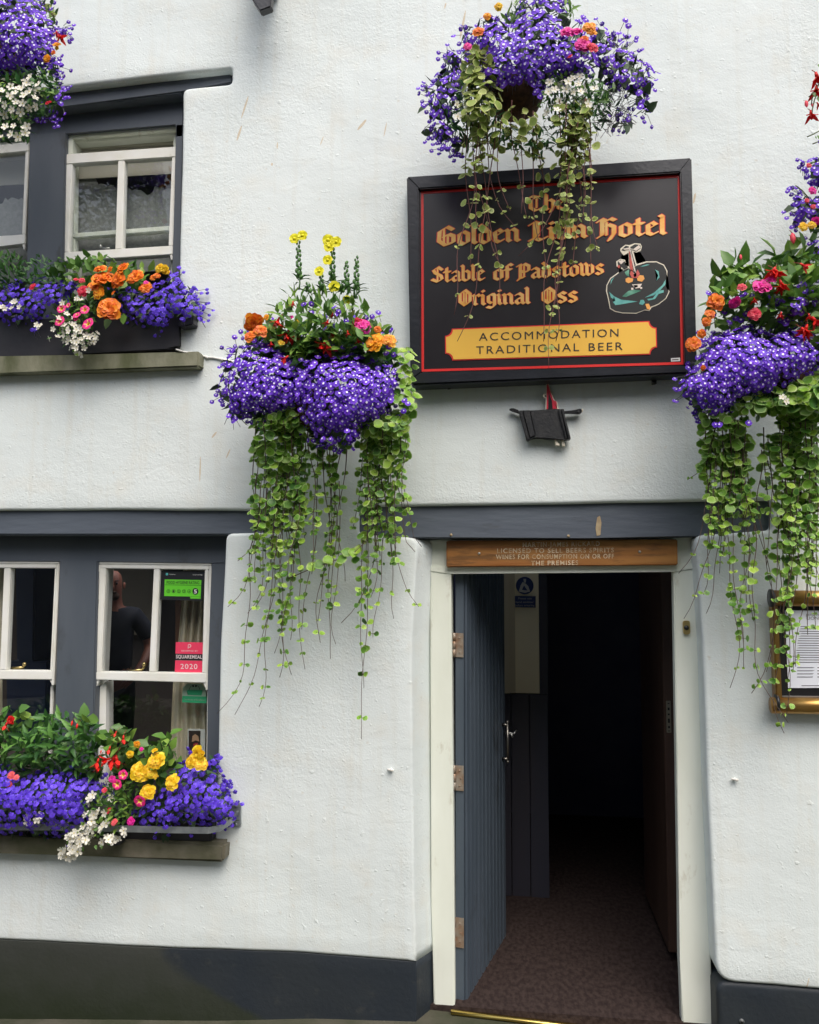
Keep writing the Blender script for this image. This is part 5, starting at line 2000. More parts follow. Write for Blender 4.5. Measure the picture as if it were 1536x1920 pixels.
# ---- left basket
hb1 = thing('hanging_basket', 'hanging basket with tall yellow snapdragons and the longest trailing vines beside the hotel sign', 'flower basket', U(600, 770, -.27), 'hanging flower baskets on the pub wall')
cb1 = crop(380, 420, 3.491)
hook_bracket(hb1, 600, 720, -.24, .16)
bowl(hb1, 600, 735, .12, -.24)
lobelia(hb1, [cb1([(165, 850), (230, 790), (320, 770), (430, 785), (540, 840), (620, 900), (650, 1060), (620, 1190), (490, 1225), (400, 1235), (330, 1240), (235, 1260), (165, 1200), (115, 1090), (150, 950)])], -.27, .15, 1,
        loose=cb1([(400, 730), (450, 740), (340, 760), (250, 700), (210, 735), (300, 690), (450, 620), (430, 790), (390, 790), (500, 830), (200, 1285), (215, 1270), (170, 1250), (570, 870), (590, 940)]))
lobelia(hb1, [cb1([(630, 890), (740, 835), (830, 850), (900, 850), (1000, 830), (1080, 890), (1200, 880), (1260, 960), (1265, 1060), (1240, 1140), (1200, 1220), (1080, 1290), (1000, 1340), (900, 1370), (760, 1370), (690, 1310), (630, 1220), (620, 1000)]),
              cb1([(900, 1330), (995, 1330), (975, 1415), (915, 1410)]), cb1([(795, 1380), (870, 1380), (875, 1445), (800, 1450)])], -.27, .17, 2,
        loose=cb1([(860, 540), (830, 580), (870, 590), (890, 570), (800, 600), (870, 660), (940, 630), (800, 680), (720, 720), (820, 770), (850, 790), (880, 820), (1150, 575), (1110, 600), (980, 600), (1070, 610), (710, 575), (630, 730), (1170, 720), (1230, 690), (1200, 840), (1220, 800), (1250, 850), (1320, 1150), (1345, 1170), (1315, 1220), (990, 800), (920, 800), (640, 1210), (660, 520), (715, 520), (760, 745), (1040, 780), (1100, 820)]))
lobelia(hb1, [cb1([(550, 900), (640, 870), (700, 930), (690, 1110), (620, 1190), (560, 1120)])], -.30, .09, 22)
leaves(hb1, [cb1([(400, 610), (480, 545), (560, 500), (640, 480), (700, 520), (800, 500), (900, 520), (1000, 500), (1060, 560), (1150, 660), (1250, 760), (1200, 880), (1080, 900), (860, 870), (680, 900), (600, 960), (540, 860), (430, 800), (300, 770), (280, 690), (380, 660)])], -.25, .15, 3, 'green', 10.5, .048, .024)
leaves(hb1, [cb1([(560, 450), (600, 400), (660, 440), (720, 480), (780, 450), (850, 440), (920, 470), (1020, 470), (1050, 540), (860, 600), (560, 560)])], -.22, .08, 4, 'green', 11, .055, .011, .9, False)
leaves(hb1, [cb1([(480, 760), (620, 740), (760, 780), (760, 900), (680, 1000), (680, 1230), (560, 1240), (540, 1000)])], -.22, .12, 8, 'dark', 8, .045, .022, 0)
leaves(hb1, [cb1([(530, 800), (640, 780), (680, 860), (640, 960), (590, 960)])], -.34, .05, 9, 'green', 9, .045, .026, 0)
round_leaves(hb1, [cb1([(1130, 840), (1250, 790), (1370, 830), (1385, 960), (1360, 1100), (1400, 1180), (1380, 1240), (1270, 1260), (1230, 1160), (1270, 1000), (1250, 880)]), cb1([(480, 1190), (620, 1100), (680, 1300), (640, 1370), (360, 1360), (350, 1240)]), cb1([(1080, 1290), (1330, 1230), (1340, 1400), (1080, 1400)]), cb1([(560, 800), (680, 780), (700, 900), (620, 960)])], -.22, .09, 5, 'vine', 9, .035)
round_leaves(hb1, [cb1([(355, 1250), (480, 1220), (640, 1260), (650, 1420), (600, 1600), (480, 1640), (350, 1560)]), cb1([(1090, 1300), (1340, 1230), (1330, 1480), (1260, 1640), (1130, 1600), (1080, 1460)])], -.17, .07, 13, 'vine', 10.5, .034)
rg = np.random.default_rng(6)
for k, x, y, r in (('orange', 335, 650, 62), ('orange', 380, 700, 45), ('orange', 310, 735, 40), ('amber', 1125, 775, 68), ('amber', 1222, 762, 48), ('orange', 1145, 690, 24), ('magenta', 1050, 665, 56), ('rose', 1010, 648, 36), ('magenta', 575, 610, 18), ('yellow', 510, 780, 24), ('yellow', 625, 630, 18), ('amber', 415, 610, 20)):
    p = cb1([(x, y)])[0]
    begonia('begonia_flower', p[0], p[1], r / 3.491, -.40 + (.02 if y < 700 else 0), G[k][0], hb1, rg)
for x, y, L, a in ((485, 650, 75, -.3), (505, 670, 60, .3), (550, 735, 90, -.35), (580, 750, 80, .5), (590, 530, 45, 0), (815, 650, 50, -.2), (850, 730, 50, .4), (780, 800, 85, -.8), (825, 820, 90, .6), (530, 890, 70, -.8), (850, 600, 40, 0), (1020, 770, 40, .4), (450, 790, 40, .2), (950, 720, 40, .1)):
    p = cb1([(x, y)])[0]
    fuchsia('begonia_flower', p[0], p[1], L / 3.491, -.40, G['red'], hb1, rg, ang=a)
for i, (bs, tp, bl) in enumerate((((632, 430), (626, 90), [(603, 98, 26), (655, 78, 26)]), ((845, 450), (855, 95), [(823, 108, 30), (830, 150, 28), (876, 120, 28), (820, 238, 24)]), ((780, 470), (775, 320), [(765, 312, 24)]), ((945, 480), (940, 240), []), ((1003, 490), (1010, 205), []), ((905, 460), (907, 370), [(863, 412, 30)]), ((690, 460), (692, 380), []), ((940, 520), (946, 490), [(946, 498, 18)]))):
    f = lambda p: cb1([p])[0]
    snapdragon(hb1, f(bs), f(tp), -.27, [(*f((x, y)), r / 3.491) for x, y, r in bl], 40 + i)
rv = random.Random(11)
sp = []
for k in range(14):          # thick bundle on one side
    x0 = 478 + 106 * (k + rv.random()) / 14
    sp.append((x0, 770 + rv.random() * 25, x0 + rv.gauss(-4, 9), 1000 + rv.random() * 95, -.24 - .12 * rv.random(), -.13 - .10 * rv.random(), dict(size=.036, tip=.65, pitch=14)))
for k in range(12):
    x0 = 674 + 88 * (k + rv.random()) / 12
    sp.append((x0, 770 + rv.random() * 25, x0 + rv.gauss(0, 8), 960 + rv.random() * 95, -.24 - .12 * rv.random(), -.13 - .10 * rv.random(), dict(size=.036, tip=.65, pitch=14)))
for x0, x1, y1, o in ((612, 607, 1205, {}), (628, 618, 1140, {}), (640, 625, 1060, {}), (652, 640, 1090, {}), (605, 628, 1235, dict(bare=.8)), (596, 570, 1180, {}), (620, 600, 1165, {})):
    sp.append((x0, 800, x1, y1, -.26, -.14, dict(size=.034, tip=.6, pitch=22, **o)))
for x0, x1, y1, h, o in ((490, 440, 1138, -18, {}), (496, 428, 1338, -24, dict(bare=.6)), (520, 466, 1340, -14, dict(bare=.55)), (530, 488, 1325, -12, dict(bare=.5)), (545, 505, 1225, 0, {}), (552, 540, 1265, 6, {}), (560, 530, 1200, 0, {}), (572, 545, 1255, 18, dict(bare=.5)), (505, 470, 1150, -12, {}), (512, 488, 1140, -10, {}), (538, 520, 1270, -8, {}),
                        (690, 678, 1386, 2, dict(bare=.45, sway=3)), (684, 677, 1290, 0, dict(bare=.3, sway=3)), (700, 672, 1168, -26, dict(bare=.4)), (712, 716, 1195, 0, dict(bare=.4)), (722, 738, 1160, 6, dict(bare=.4)), (736, 762, 1138, 16, dict(bare=.5)), (745, 762, 1035, 14, dict(bare=.5)), (752, 790, 1025, 12, dict(bare=.6)), (690, 700, 1075, 0, {}), (706, 690, 1120, -4, {}), (482, 462, 1052, -22, dict(bare=.6)), (636, 622, 1208, 14, dict(bare=.5))):
    sp.append((x0, 860 + rv.random() * 60, x1, y1, -.20, -.12 - .05 * rv.random(), dict(size=.035, tip=.55, pitch=22, hook=h, **o)))
many_vines(hb1, sp, 7, G['vine'])
rgv = np.random.default_rng(71)
b = MB()                      # one stem swings across between the bundles
pts = [(540, 1085), (580, 1068), (625, 1052), (660, 1040), (690, 1012)]
b.tube([U(x, y, -.17) for x, y in pts], .002, 5, 2)
for x, y in ((585, 1062), (598, 1058), (615, 1050), (640, 1048), (650, 1034), (662, 1036), (672, 1030)):
    round_leaf(b, U(x, y, -.175), Vector((rgv.normal() * .3, -.9, .5)), .045, rgv)
b.build('trailing_vine', G['vine'], hb1)

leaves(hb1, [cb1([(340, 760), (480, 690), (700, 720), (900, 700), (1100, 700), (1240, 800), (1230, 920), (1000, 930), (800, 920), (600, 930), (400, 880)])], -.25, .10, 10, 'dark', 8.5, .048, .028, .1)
leaves(hb1, [cb1([(430, 720), (560, 640), (760, 690), (900, 680), (1080, 740), (1180, 860), (1000, 880), (780, 850), (620, 880), (500, 830)])], -.33, .06, 12, 'green', 11, .048, .028, .2, False)
# ---- basket over the sign
hb2 = thing('hanging_basket', 'hanging basket of purple and white flowers whose vines fall over the hotel sign', 'flower basket', U(985, 200, -.30), 'hanging flower baskets on the pub wall')
cb2 = crop(720, 0, 2.56)
hook_bracket(hb2, 985, 130, -.30, .30)
bowl(hb2, 966, 158, .115, -.28, .13)
lobelia(hb2, [cb2([(375, 170), (430, 130), (520, 80), (600, 110), (640, 50), (720, 10), (740, -60), (820, -50), (850, 10), (870, 120), (960, 170), (1010, 250), (1010, 350), (900, 350), (790, 360), (750, 420), (650, 400), (540, 430), (440, 380), (440, 260)])], -.30, .20, 11, spacing=10, size=.030, leafy=1.3,
        loose=cb2([(545, 400), (570, 410), (600, 380), (640, 375), (620, 395), (720, 405), (745, 400), (735, 430), (760, 440), (725, 440), (750, 460), (960, 80), (930, 95), (970, 95), (1160, 92), (1175, 120), (1130, 155), (1105, 160), (945, 100)]))
lobelia(hb2, [cb2([(205, 430), (270, 350), (350, 320), (390, 390), (360, 500), (300, 560), (330, 640), (420, 680), (340, 690), (230, 630), (240, 560), (215, 500)]), cb2([(285, 265), (330, 245), (400, 260), (400, 305), (320, 290)]), cb2([(262, 680), (320, 690), (350, 740), (280, 710)])], -.28, .10, 12, spacing=11, size=.028, leafy=1.8)
lobelia(hb2, [cb2([(1000, 170), (1050, 120), (1100, 200), (1160, 190), (1200, 270), (1270, 330), (1275, 430), (1180, 420), (1090, 400), (1050, 330), (1000, 240)]), cb2([(1210, 430), (1260, 440), (1265, 560), (1220, 540)]), cb2([(1120, 540), (1190, 560), (1160, 610), (1130, 590)])], -.28, .11, 13, spacing=13, size=.027, leafy=2.0)
leaves(hb2, [cb2([(350, 400), (430, 360), (500, 420), (560, 400), (560, 560), (640, 640), (780, 600), (900, 640), (870, 670), (760, 740), (600, 700), (450, 660), (390, 690), (300, 600)]), cb2([(780, 380), (900, 340), (1060, 400), (1110, 520), (1020, 600), (900, 640), (780, 590), (790, 480)])], -.28, .14, 14, 'dark', 8, .040, .010, 0, True)
b = MB()
rgt = np.random.default_rng(15)
for q, n in dome(cb2([(1000, 430), (1100, 400), (1210, 450), (1200, 560), (1120, 620), (1020, 620)]), 8, -.27, .08, rgt):
    d = jit(n + Vector((.1, 0, -.1)), .6, rgt)
    b.tube([q - d * .03, q + jit(d, .3, rgt) * .04], .0012, 3, 1, cap=False)
    blade(b, q, jit(d, .5, rgt), .02, .003, rgt, 0)
b.build('seed_stems', G['fine'], hb2)
leaves(hb2, [cb2([(590, 60), (640, 20), (650, 100), (600, 130)]), cb2([(860, 60), (890, 10), (915, 30), (890, 110)]), cb2([(620, -30), (690, 0), (660, 40)]), cb2([(1030, 440), (1080, 430), (1090, 480), (1040, 500)])], -.36, .05, 16, 'green', 7, .035, .012, .6)
bacopa(hb2, [cb2([(840, 385), (870, 370), (960, 365), (980, 400), (960, 470), (900, 490), (850, 440)]), cb2([(770, 510), (830, 500), (870, 500), (870, 540), (800, 560)])], cb2([(795, 395), (820, 430), (790, 440), (1010, 425), (350, 500), (355, 560), (980, 500), (400, 510)]), -.40, .05, 17, 12, .029, [cb2([(770, 360), (1000, 360), (1040, 440), (980, 540), (790, 580), (740, 500)])])
rg = np.random.default_rng(18)
for k, x, y, r in (('orange', 452, 150, 28), ('amber', 495, 78, 20), ('yellow', 550, 32, 20), ('magenta', 880, 152, 36), ('magenta', 922, 150, 30), ('magenta', 960, 215, 40), ('rose', 1000, 225, 30), ('amber', 985, 130, 34), ('orange', 958, 186, 22), ('magenta', 402, 224, 22), ('amber', 1000, 155, 24), ('rose', 890, 270, 14)):
    p = cb2([(x, y)])[0]
    begonia('begonia_flower', p[0], p[1], r / 2.56, -.48, G[k][0], hb2, rg)
sp = []
rv = random.Random(19)
for k in range(6):
    x0 = 874 + 46 * (k + rv.random()) / 6
    sp.append((x0, 80 + rv.random() * 40, x0 + rv.gauss(0, 7), 250 + rv.random() * 110, -.47, -.40, dict(size=.036, tip=.65, pitch=15)))
for k in range(5):
    x0 = 1060 + 44 * (k + rv.random()) / 5
    sp.append((x0, 190 + rv.random() * 40, x0 + rv.gauss(0, 7), 290 + rv.random() * 120, -.44, -.38, dict(size=.036, tip=.6, pitch=18)))
for x0, x1, y1, h, o in ((878, 879, 500, 0, dict(sway=3, bare=.2)), (884, 862, 590, -4, dict(bare=.35, pitch=34)), (890, 900, 430, 8, {}), (898, 925, 500, 10, dict(bare=.3)), (905, 930, 560, 6, dict(bare=.4)), (915, 945, 425, 14, dict(bare=.3)), (940, 955, 395, 0, dict(bare=.3)), (960, 985, 410, 0, dict(bare=.2)), (985, 975, 400, 0, dict(bare=.2)), (1000, 1010, 450, 0, dict(bare=.25)), (1005, 1030, 530, 0, dict(bare=.3)),
                        (1062, 1035, 690, -6, dict(bare=.45, pitch=30)), (1070, 1030, 600, 0, dict(bare=.3)), (1080, 1040, 550, 0, dict(bare=.3)), (1085, 1050, 480, 0, dict(bare=.2)), (1095, 1060, 510, 0, dict(bare=.2)), (1100, 1108, 500, 0, dict(bare=.3)), (1090, 1090, 420, 0, {}), (1050, 1020, 640, 4, dict(bare=.5)), (1078, 1000, 480, -12, dict(bare=.4)), (1098, 1105, 470, 12, dict(bare=.5)), (930, 865, 640, -10, dict(bare=.6, pitch=40)), (1072, 1046, 640, -12, dict(bare=.5))):
    sp.append((x0, 180 + rv.random() * 60, x1, y1, -.43, -.30 - .08 * rv.random(), dict(dict(size=.036, tip=.55, pitch=23, hook=h), **o)))
many_vines(hb2, sp, 20, G['olive'])
round_leaves(hb2, [cb2([(400, 240), (460, 230), (540, 430), (545, 540), (430, 600), (370, 560)])], -.42, .06, 21, 'olive', 11, .034)

# ---- basket by the menu case
hb3 = thing('hanging_basket', 'hanging basket of purple lobelia, red and pink blooms trailing over the menu case', 'flower basket', U(1450, 700, -.28), 'hanging flower baskets on the pub wall')
cb3 = crop(1230, 250, 2.954)
hook_bracket(hb3, 1470, 660, -.24, .2)
bowl(hb3, 1470, 690, .12, -.24)
lobelia(hb3, [cb3([(140, 1430), (170, 1340), (230, 1290), (260, 1200), (300, 1110), (400, 1070), (560, 1070), (640, 1110), (740, 1080), (860, 1130), (940, 1180), (930, 1290), (800, 1350), (700, 1400), (600, 1430), (470, 1470), (350, 1550), (270, 1540), (220, 1480)])], -.28, .18, 31,
        loose=cb3([(440, 1020), (410, 1040), (470, 1030), (600, 890), (640, 900), (620, 930), (680, 920), (670, 940), (480, 885), (510, 890), (530, 895), (460, 905), (320, 895), (290, 880), (390, 900), (355, 940), (380, 985), (260, 1100), (265, 1140), (320, 1000), (690, 1030), (710, 1040), (730, 1030), (720, 1050), (180, 1295), (500, 995), (330, 1610), (515, 1600), (350, 1610)]))
lobelia(hb3, [cb3([(725, 920), (800, 870), (850, 830), (870, 880), (850, 980), (790, 1020), (730, 990)])], -.34, .09, 32)
leaves(hb3, [cb3([(340, 800), (460, 760), (560, 780), (700, 700), (820, 680), (1000, 640), (1080, 760), (1080, 1250), (940, 1180), (760, 1080), (640, 1100), (560, 1060), (400, 1060), (280, 1060), (300, 900)])], -.26, .16, 33, 'green', 10.5, .055, .030)
leaves(hb3, [cb3([(310, 800), (350, 770), (380, 720), (460, 665), (560, 690), (620, 660), (700, 680), (820, 600), (904, 600), (904, 720), (700, 760), (560, 800), (450, 840)])], -.24, .08, 34, 'green', 13, .075, .042, .4, False)
round_leaves(hb3, [cb3([(400, 1480), (560, 1440), (800, 1350), (930, 1300), (1080, 1330), (1080, 1560), (904, 1600), (740, 1540), (560, 1560), (420, 1560)])], -.26, .13, 35, 'vine', 9, .037)
leaves(hb3, [cb3([(500, 1430), (700, 1400), (820, 1360), (820, 1450), (700, 1500), (540, 1500)])], -.30, .06, 36, 'dark', 8, .035, .014, 0)
bacopa(hb3, [cb3([(690, 1470), (715, 1465), (715, 1500), (695, 1505)])], [], -.40, .02, 38, 6, .024)
rg = np.random.default_rng(37)
for k, x, y, r in (('orange', 335, 935, 50), ('orange', 300, 1000, 30), ('orange', 280, 1045, 26), ('orange', 205, 1168, 44), ('orange', 255, 1110, 26), ('magenta', 590, 845, 56), ('magenta', 440, 938, 36), ('rose', 475, 850, 26), ('rose', 545, 1000, 38), ('magenta', 640, 805, 30), ('orange', 262, 1300, 16), ('rose', 650, 1220, 14)):
    p = cb3([(x, y)])[0]
    begonia('begonia_flower', p[0], p[1], r / 2.954, -.44, G[k][0], hb3, rg)
for x, y, L, a in ((640, 775, 75, -.6), (680, 780, 75, .5), (700, 850, 75, .2), (685, 860, 60, -.6), (830, 740, 60, .8), (825, 1100, 80, -.4), (835, 1110, 75, .5), (890, 1050, 70, .4), (850, 1020, 40, 0), (545, 930, 40, 0), (690, 1010, 40, -.3), (1000, 1040, 70, 0)):
    p = cb3([(x, y)])[0]
    fuchsia('begonia_flower', p[0], p[1], L / 2.954, -.45, G['red'], hb3, rg, ang=a)
for x, y, L in ((760, 590, 70), (470, 690, 34)):
    p = cb3([(x, y)])[0]
    fuchsia('bud', p[0], p[1], L / 2.954, -.33, [G['rose'][0], G['red'][1]], hb3, rg, bud=True)
sp = []
rv = random.Random(39)
for k in range(11):
    x0 = 1328 + 72 * (k + rv.random()) / 11
    sp.append((x0, 765 + rv.random() * 25, x0 + rv.gauss(0, 8), 930 + rv.random() * 120, -.26 - .1 * rv.random(), -.16 - .08 * rv.random(), dict(size=.037, tip=.65, pitch=14)))
for k in range(13):
    x0 = 1462 + 76 * (k + rv.random()) / 13
    sp.append((x0, 740 + rv.random() * 25, x0 + rv.gauss(2, 9), 1020 + rv.random() * 130, -.26 - .1 * rv.random(), -.16 - .08 * rv.random(), dict(size=.038, tip=.65, pitch=14)))
for x0, x1, y1, h, o in ((1330, 1297, 1075, -16, dict(bare=.4)), (1336, 1300, 1160, -14, dict(bare=.5)), (1345, 1325, 1115, -10, dict(bare=.4)), (1362, 1342, 1075, 0, {}), (1370, 1380, 1290, -14, dict(bare=.35)), (1378, 1386, 1255, 4, dict(bare=.3)), (1385, 1398, 1220, 6, {}), (1392, 1448, 1355, 22, dict(bare=.5)), (1396, 1410, 1165, 10, {}), (1400, 1455, 1165, 26, dict(bare=.45)), (1370, 1330, 1150, -14, dict(bare=.5)), (1380, 1392, 1130, 0, {}),
                        (1432, 1440, 1060, 0, {}), (1428, 1450, 1100, 0, dict(pitch=34)), (1440, 1452, 1010, 0, {}), (1436, 1446, 985, 6, {}), (1470, 1462, 1375, 12, dict(bare=.3)), (1478, 1470, 1340, 0, dict(bare=.25)), (1488, 1482, 1260, 0, {}), (1495, 1478, 1230, 0, {}), (1500, 1495, 1190, 0, {}), (1508, 1500, 1250, 0, {}), (1512, 1518, 1190, 8, dict(bare=.3)), (1520, 1535, 1100, 6, {}), (1480, 1425, 1300, -16, dict(bare=.4)), (1474, 1440, 1260, -10, dict(bare=.3)), (1530, 1522, 1180, 4, {}), (1490, 1470, 1290, 0, {}), (1300 + 36, 1308, 900, -18, dict(bare=.6))):
    sp.append((x0, 800 + rv.random() * 60, x1, y1, -.24, -.15 - .06 * rv.random(), dict(dict(size=.036, tip=.55, pitch=22, hook=h), **o)))
many_vines(hb3, sp, 40, G['vine'])

# ---- basket at the upper window
hb4 = thing('hanging_basket', 'hanging basket of purple lobelia with white bacopa below, hung by the upper window', 'flower basket', U(0, 200, -.30), 'hanging flower baskets on the pub wall')
cb4 = crop(0, 0, 6)
hook_bracket(hb4, 0, 90, -.28, .25)
bowl(hb4, -10, 110, .12, -.26, .14)
lobelia(hb4, [cb4([(-900, 100), (-300, -250), (300, -250), (460, 0), (540, 200), (600, 330), (560, 560), (480, 700), (300, 780), (100, 790), (-300, 850), (-900, 700)])], -.30, .19, 51, spacing=9.5, size=.030)
lobelia(hb4, [cb4([(600, 700), (670, 660), (690, 790), (610, 830)]), cb4([(460, 730), (570, 720), (560, 800), (480, 790)]), cb4([(570, 1000), (710, 970), (715, 1060), (680, 1170), (600, 1190)]), cb4([(440, 1290), (600, 1290), (590, 1340), (460, 1340)]), cb4([(630, 300), (730, 290), (730, 340), (670, 350)])], -.30, .04, 52, spacing=9, size=.027)
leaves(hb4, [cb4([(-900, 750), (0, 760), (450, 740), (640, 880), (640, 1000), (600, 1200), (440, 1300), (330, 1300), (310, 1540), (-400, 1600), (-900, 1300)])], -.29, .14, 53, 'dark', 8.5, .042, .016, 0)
leaves(hb4, [cb4([(420, 740), (640, 860), (620, 1200), (460, 1100)])], -.34, .06, 54, 'green', 8, .035, .012, -.2)
leaves(hb4, [cb4([(470, 20), (560, 0), (640, 100), (610, 220), (540, 180)])], -.32, .05, 55, 'green', 9, .035, .018, .4)
bacopa(hb4, [cb4([(-300, 880), (20, 900), (240, 880), (440, 980), (450, 1230), (300, 1260), (240, 1340), (60, 1300), (-300, 1300)]), cb4([(-100, 1380), (180, 1400), (300, 1400), (270, 1560), (20, 1570), (-100, 1540)])], cb4([(335, 870), (300, 930), (430, 950), (300, 1420)]), -.40, .07, 56, 14, .031, [cb4([(-300, 880), (240, 870), (460, 980), (450, 1240), (320, 1300), (300, 1540), (-300, 1560)])])
rg = np.random.default_rng(57)
for k, x, y, r in (('amber', 635, 500, 42), ('orange', 600, 592, 30), ('amber', 525, 655, 44), ('rose', 545, 1155, 36), ('yellow', 640, 540, 22)):
    begonia('begonia_flower', x / 6, y / 6, r / 6, -.40, G[k][0], hb4, rg)
fuchsia('begonia_flower', 690 / 6, 430 / 6, 110 / 6, -.40, G['red'], hb4, rg, ang=.9)
fuchsia('begonia_flower', 640 / 6, 380 / 6, 70 / 6, -.40, [G['rose'][0], G['red'][1]], hb4, rg, ang=.3)
many_vines(hb4, [(92, 20, 104, 42, -.32, -.30, dict(size=.03, pitch=9)), (84, 5, 100, 30, -.32, -.30, dict(size=.03, pitch=9))], 58, G['olive'])

# ---- basket mostly out of the picture
hb5 = thing('hanging_basket', 'basket with hanging red fuchsias and sparse lobelia high above the menu case', 'flower basket', U(1640, 300, -.3), 'hanging flower baskets on the pub wall')
cb5 = crop(1400, 80, 4.801)
hook_bracket(hb5, 1640, 300, -.28, .3)
bowl(hb5, 1640, 330, .13, -.28, .14)
lobelia(hb5, [cb5([(760, 700), (1000, 500), (1500, 480), (1750, 800), (1750, 1200), (1300, 1350), (900, 1300), (760, 1000)])], -.29, .18, 65, spacing=12)
lobelia(hb5, [cb5([(550, 1080), (600, 1060), (700, 1060), (900, 1000), (900, 1300), (650, 1260), (590, 1220)]), cb5([(440, 1380), (480, 1340), (560, 1400), (600, 1440), (700, 1400), (900, 1400), (900, 1560), (640, 1580), (560, 1600), (480, 1590), (440, 1520)]), cb5([(600, 1800), (700, 1790), (760, 1900), (640, 1900)])], -.30, .07, 61, spacing=10, size=.026, loose=cb5([(500, 1060), (510, 1090), (520, 1130)]))
leaves(hb5, [cb5([(600, 1040), (700, 1060), (1000, 900), (1300, 950), (1300, 1500), (900, 1650), (620, 1700), (560, 1680), (600, 1560), (700, 1300)])], -.27, .12, 62, 'green', 11, .045, .022)
rg = np.random.default_rng(63)
for x, y, L, a in ((640, 330, 130, .1), (625, 450, 130, -.2), (585, 665, 110, 0), (650, 565, 60, .3)):
    p = cb5([(x, y)])[0]
    fuchsia('fuchsia_flower', p[0], p[1], L / 4.8, -.36, G['red'], hb5, rg, ang=a)
for x, y, L in ((540, 560, 75), (590, 565, 40)):
    p = cb5([(x, y)])[0]
    fuchsia('bud', p[0], p[1], L / 4.8, -.36, [G['rose'][0], G['red'][1]], hb5, rg, bud=True)
for k, x, y, r in (('magenta', 595, 1330, 40), ('rose', 545, 1420, 26), ('rose', 600, 1475, 24), ('yellow', 515, 1655, 46), ('yellow', 585, 1640, 42), ('magenta', 625, 1610, 44), ('rose', 562, 1105, 26)):
    p = cb5([(x, y)])[0]
    begonia('begonia_flower', p[0], p[1], r / 4.8, -.40, G[k][0], hb5, rg)
b = MB()
for pts in ([(560, 490), (600, 455), (640, 400), (700, 250), (900, 100), (1250, 300)], [(545, 848), (600, 825), (700, 770), (1250, 900)], [(595, 912), (650, 890), (800, 900), (1250, 950)], [(585, 560), (590, 500), (620, 440)], [(440, 1285), (500, 1330), (560, 1400)], [(590, 640), (592, 600), (610, 520), (650, 420)]):
    b.tube([U(*cb5([p])[0], -.36) for p in pts], .0022, 5, 1)
rgt = np.random.default_rng(64)
for x, y, r in ((600, 490, 30), (640, 530, 36), (640, 880, 22), (645, 240, 20), (620, 890, 14)):
    p = U(*cb5([(x, y)])[0], -.37)
    leaf(b, p + Vector((0, 0, .02)), Vector((.2, -.3, -.8)), Vector((0, -1, .2)), r / 4.8 / 480 * 2.0, r / 4.8 / 480, 0)
b.build('fuchsia_stem', G['green'], hb5)

# ---- window boxes
def soilbed(parent, pts, Y0, Y1):
    b = MB()
    b.px(pts, Y0, Y1)
    b.build('soil', mat('soil', (.02, .014, .01), .95), parent)


cu = crop(0, 440, 3.84)
wb1 = thing('window_box', 'black window box with orange begonias and white trailing flowers on the upper sill', 'window box', U(150, 655, -.02), 'planted window boxes')
b = MB()
b.px([(-320, 606), (335, 592), (335, 648), (322, 655), (0, 672), (-320, 680)], -.030, .11, .004)
b.px([(-320, 676), (322, 655), (322, 659), (-320, 684)], -.010, .10, .002)
b.px([(316, 594), (336, 592), (336, 648), (316, 652)], -.034, -.028, .001)
b.build('trough', M_BOXP, wb1)
b = MB()
b.px([(334, 590), (361, 588), (362, 608), (344, 612), (334, 612)], -.06, -.002, .004)
b.build('bracket', M_BLACK, wb1)
leaves(wb1, [cu([(-300, 170), (-60, 150), (60, 140), (160, 155), (180, 240), (180, 350), (60, 400), (-300, 420)]), cu([(165, 260), (215, 170), (300, 165), (400, 190), (445, 210), (450, 330), (360, 370), (180, 360)])], -.0, .10, 71, 'bush', 7.5, .034, .012, .6)
leaves(wb1, [cu([(380, 230), (440, 190), (540, 180), (640, 170), (700, 190), (760, 195), (860, 200), (1000, 220), (1070, 260), (1050, 340), (900, 420), (830, 480), (700, 480), (640, 420), (540, 360), (420, 330)])], .0, .10, 72, 'green', 11, .052, .032)
leaves(wb1, [cu([(390, 560), (440, 480), (560, 440), (640, 440), (720, 480), (700, 600), (640, 680), (600, 800), (480, 760), (400, 700)])], -.05, .07, 73, 'green', 7.5, .030, .012, .3)
for x, y, a, L in ((790, 620, -.2, 75), (890, 590, .1, 70), (640, 190, .3, 45), (715, 150, 0, 30), (700, 165, -1.2, 40), (745, 160, 1.1, 35), (540, 200, -.6, 45), (660, 200, 1.3, 50)):
    b = MB()
    down = y > 400
    p = U(*cu([(x, y)])[0], -.10)
    S = L / 3.84 / 470
    leaf(b, p + Vector((0, 0, S * .4 if down else -S * .4)), Vector((a, -.3, -1 if down else 1)), Vector((0, -1, .3)), S * 1.4, S * .9, 0, .2, .1)
    b.build('leaf', G['green'], wb1)
lobelia(wb1, [cu([(-300, 430), (0, 420), (60, 390), (140, 360), (230, 345), (330, 350), (420, 370), (470, 350), (540, 345), (530, 375), (460, 420), (430, 500), (330, 510), (310, 580), (240, 600), (160, 585), (150, 625), (90, 620), (20, 590), (-300, 560)])], -.02, .12, 74, 'lobblue', 8.5, .026, False, 1.0, loose=cu([(230, 680), (260, 675), (250, 690), (100, 610), (500, 350)]))
lobelia(wb1, [cu([(815, 440), (850, 400), (920, 390), (1040, 430), (1110, 370), (1180, 345), (1240, 290), (1290, 300), (1300, 390), (1330, 420), (1380, 380), (1410, 410), (1400, 470), (1450, 510), (1440, 570), (1340, 590), (1240, 570), (1210, 620), (1140, 665), (1060, 640), (990, 640), (960, 580), (880, 555), (850, 480)])], -.02, .13, 75, 'lobblue', 8.5, .026, False, 1.0, loose=cu([(1380, 400), (1400, 380), (1440, 600), (1320, 610), (1445, 605), (1310, 600)]))
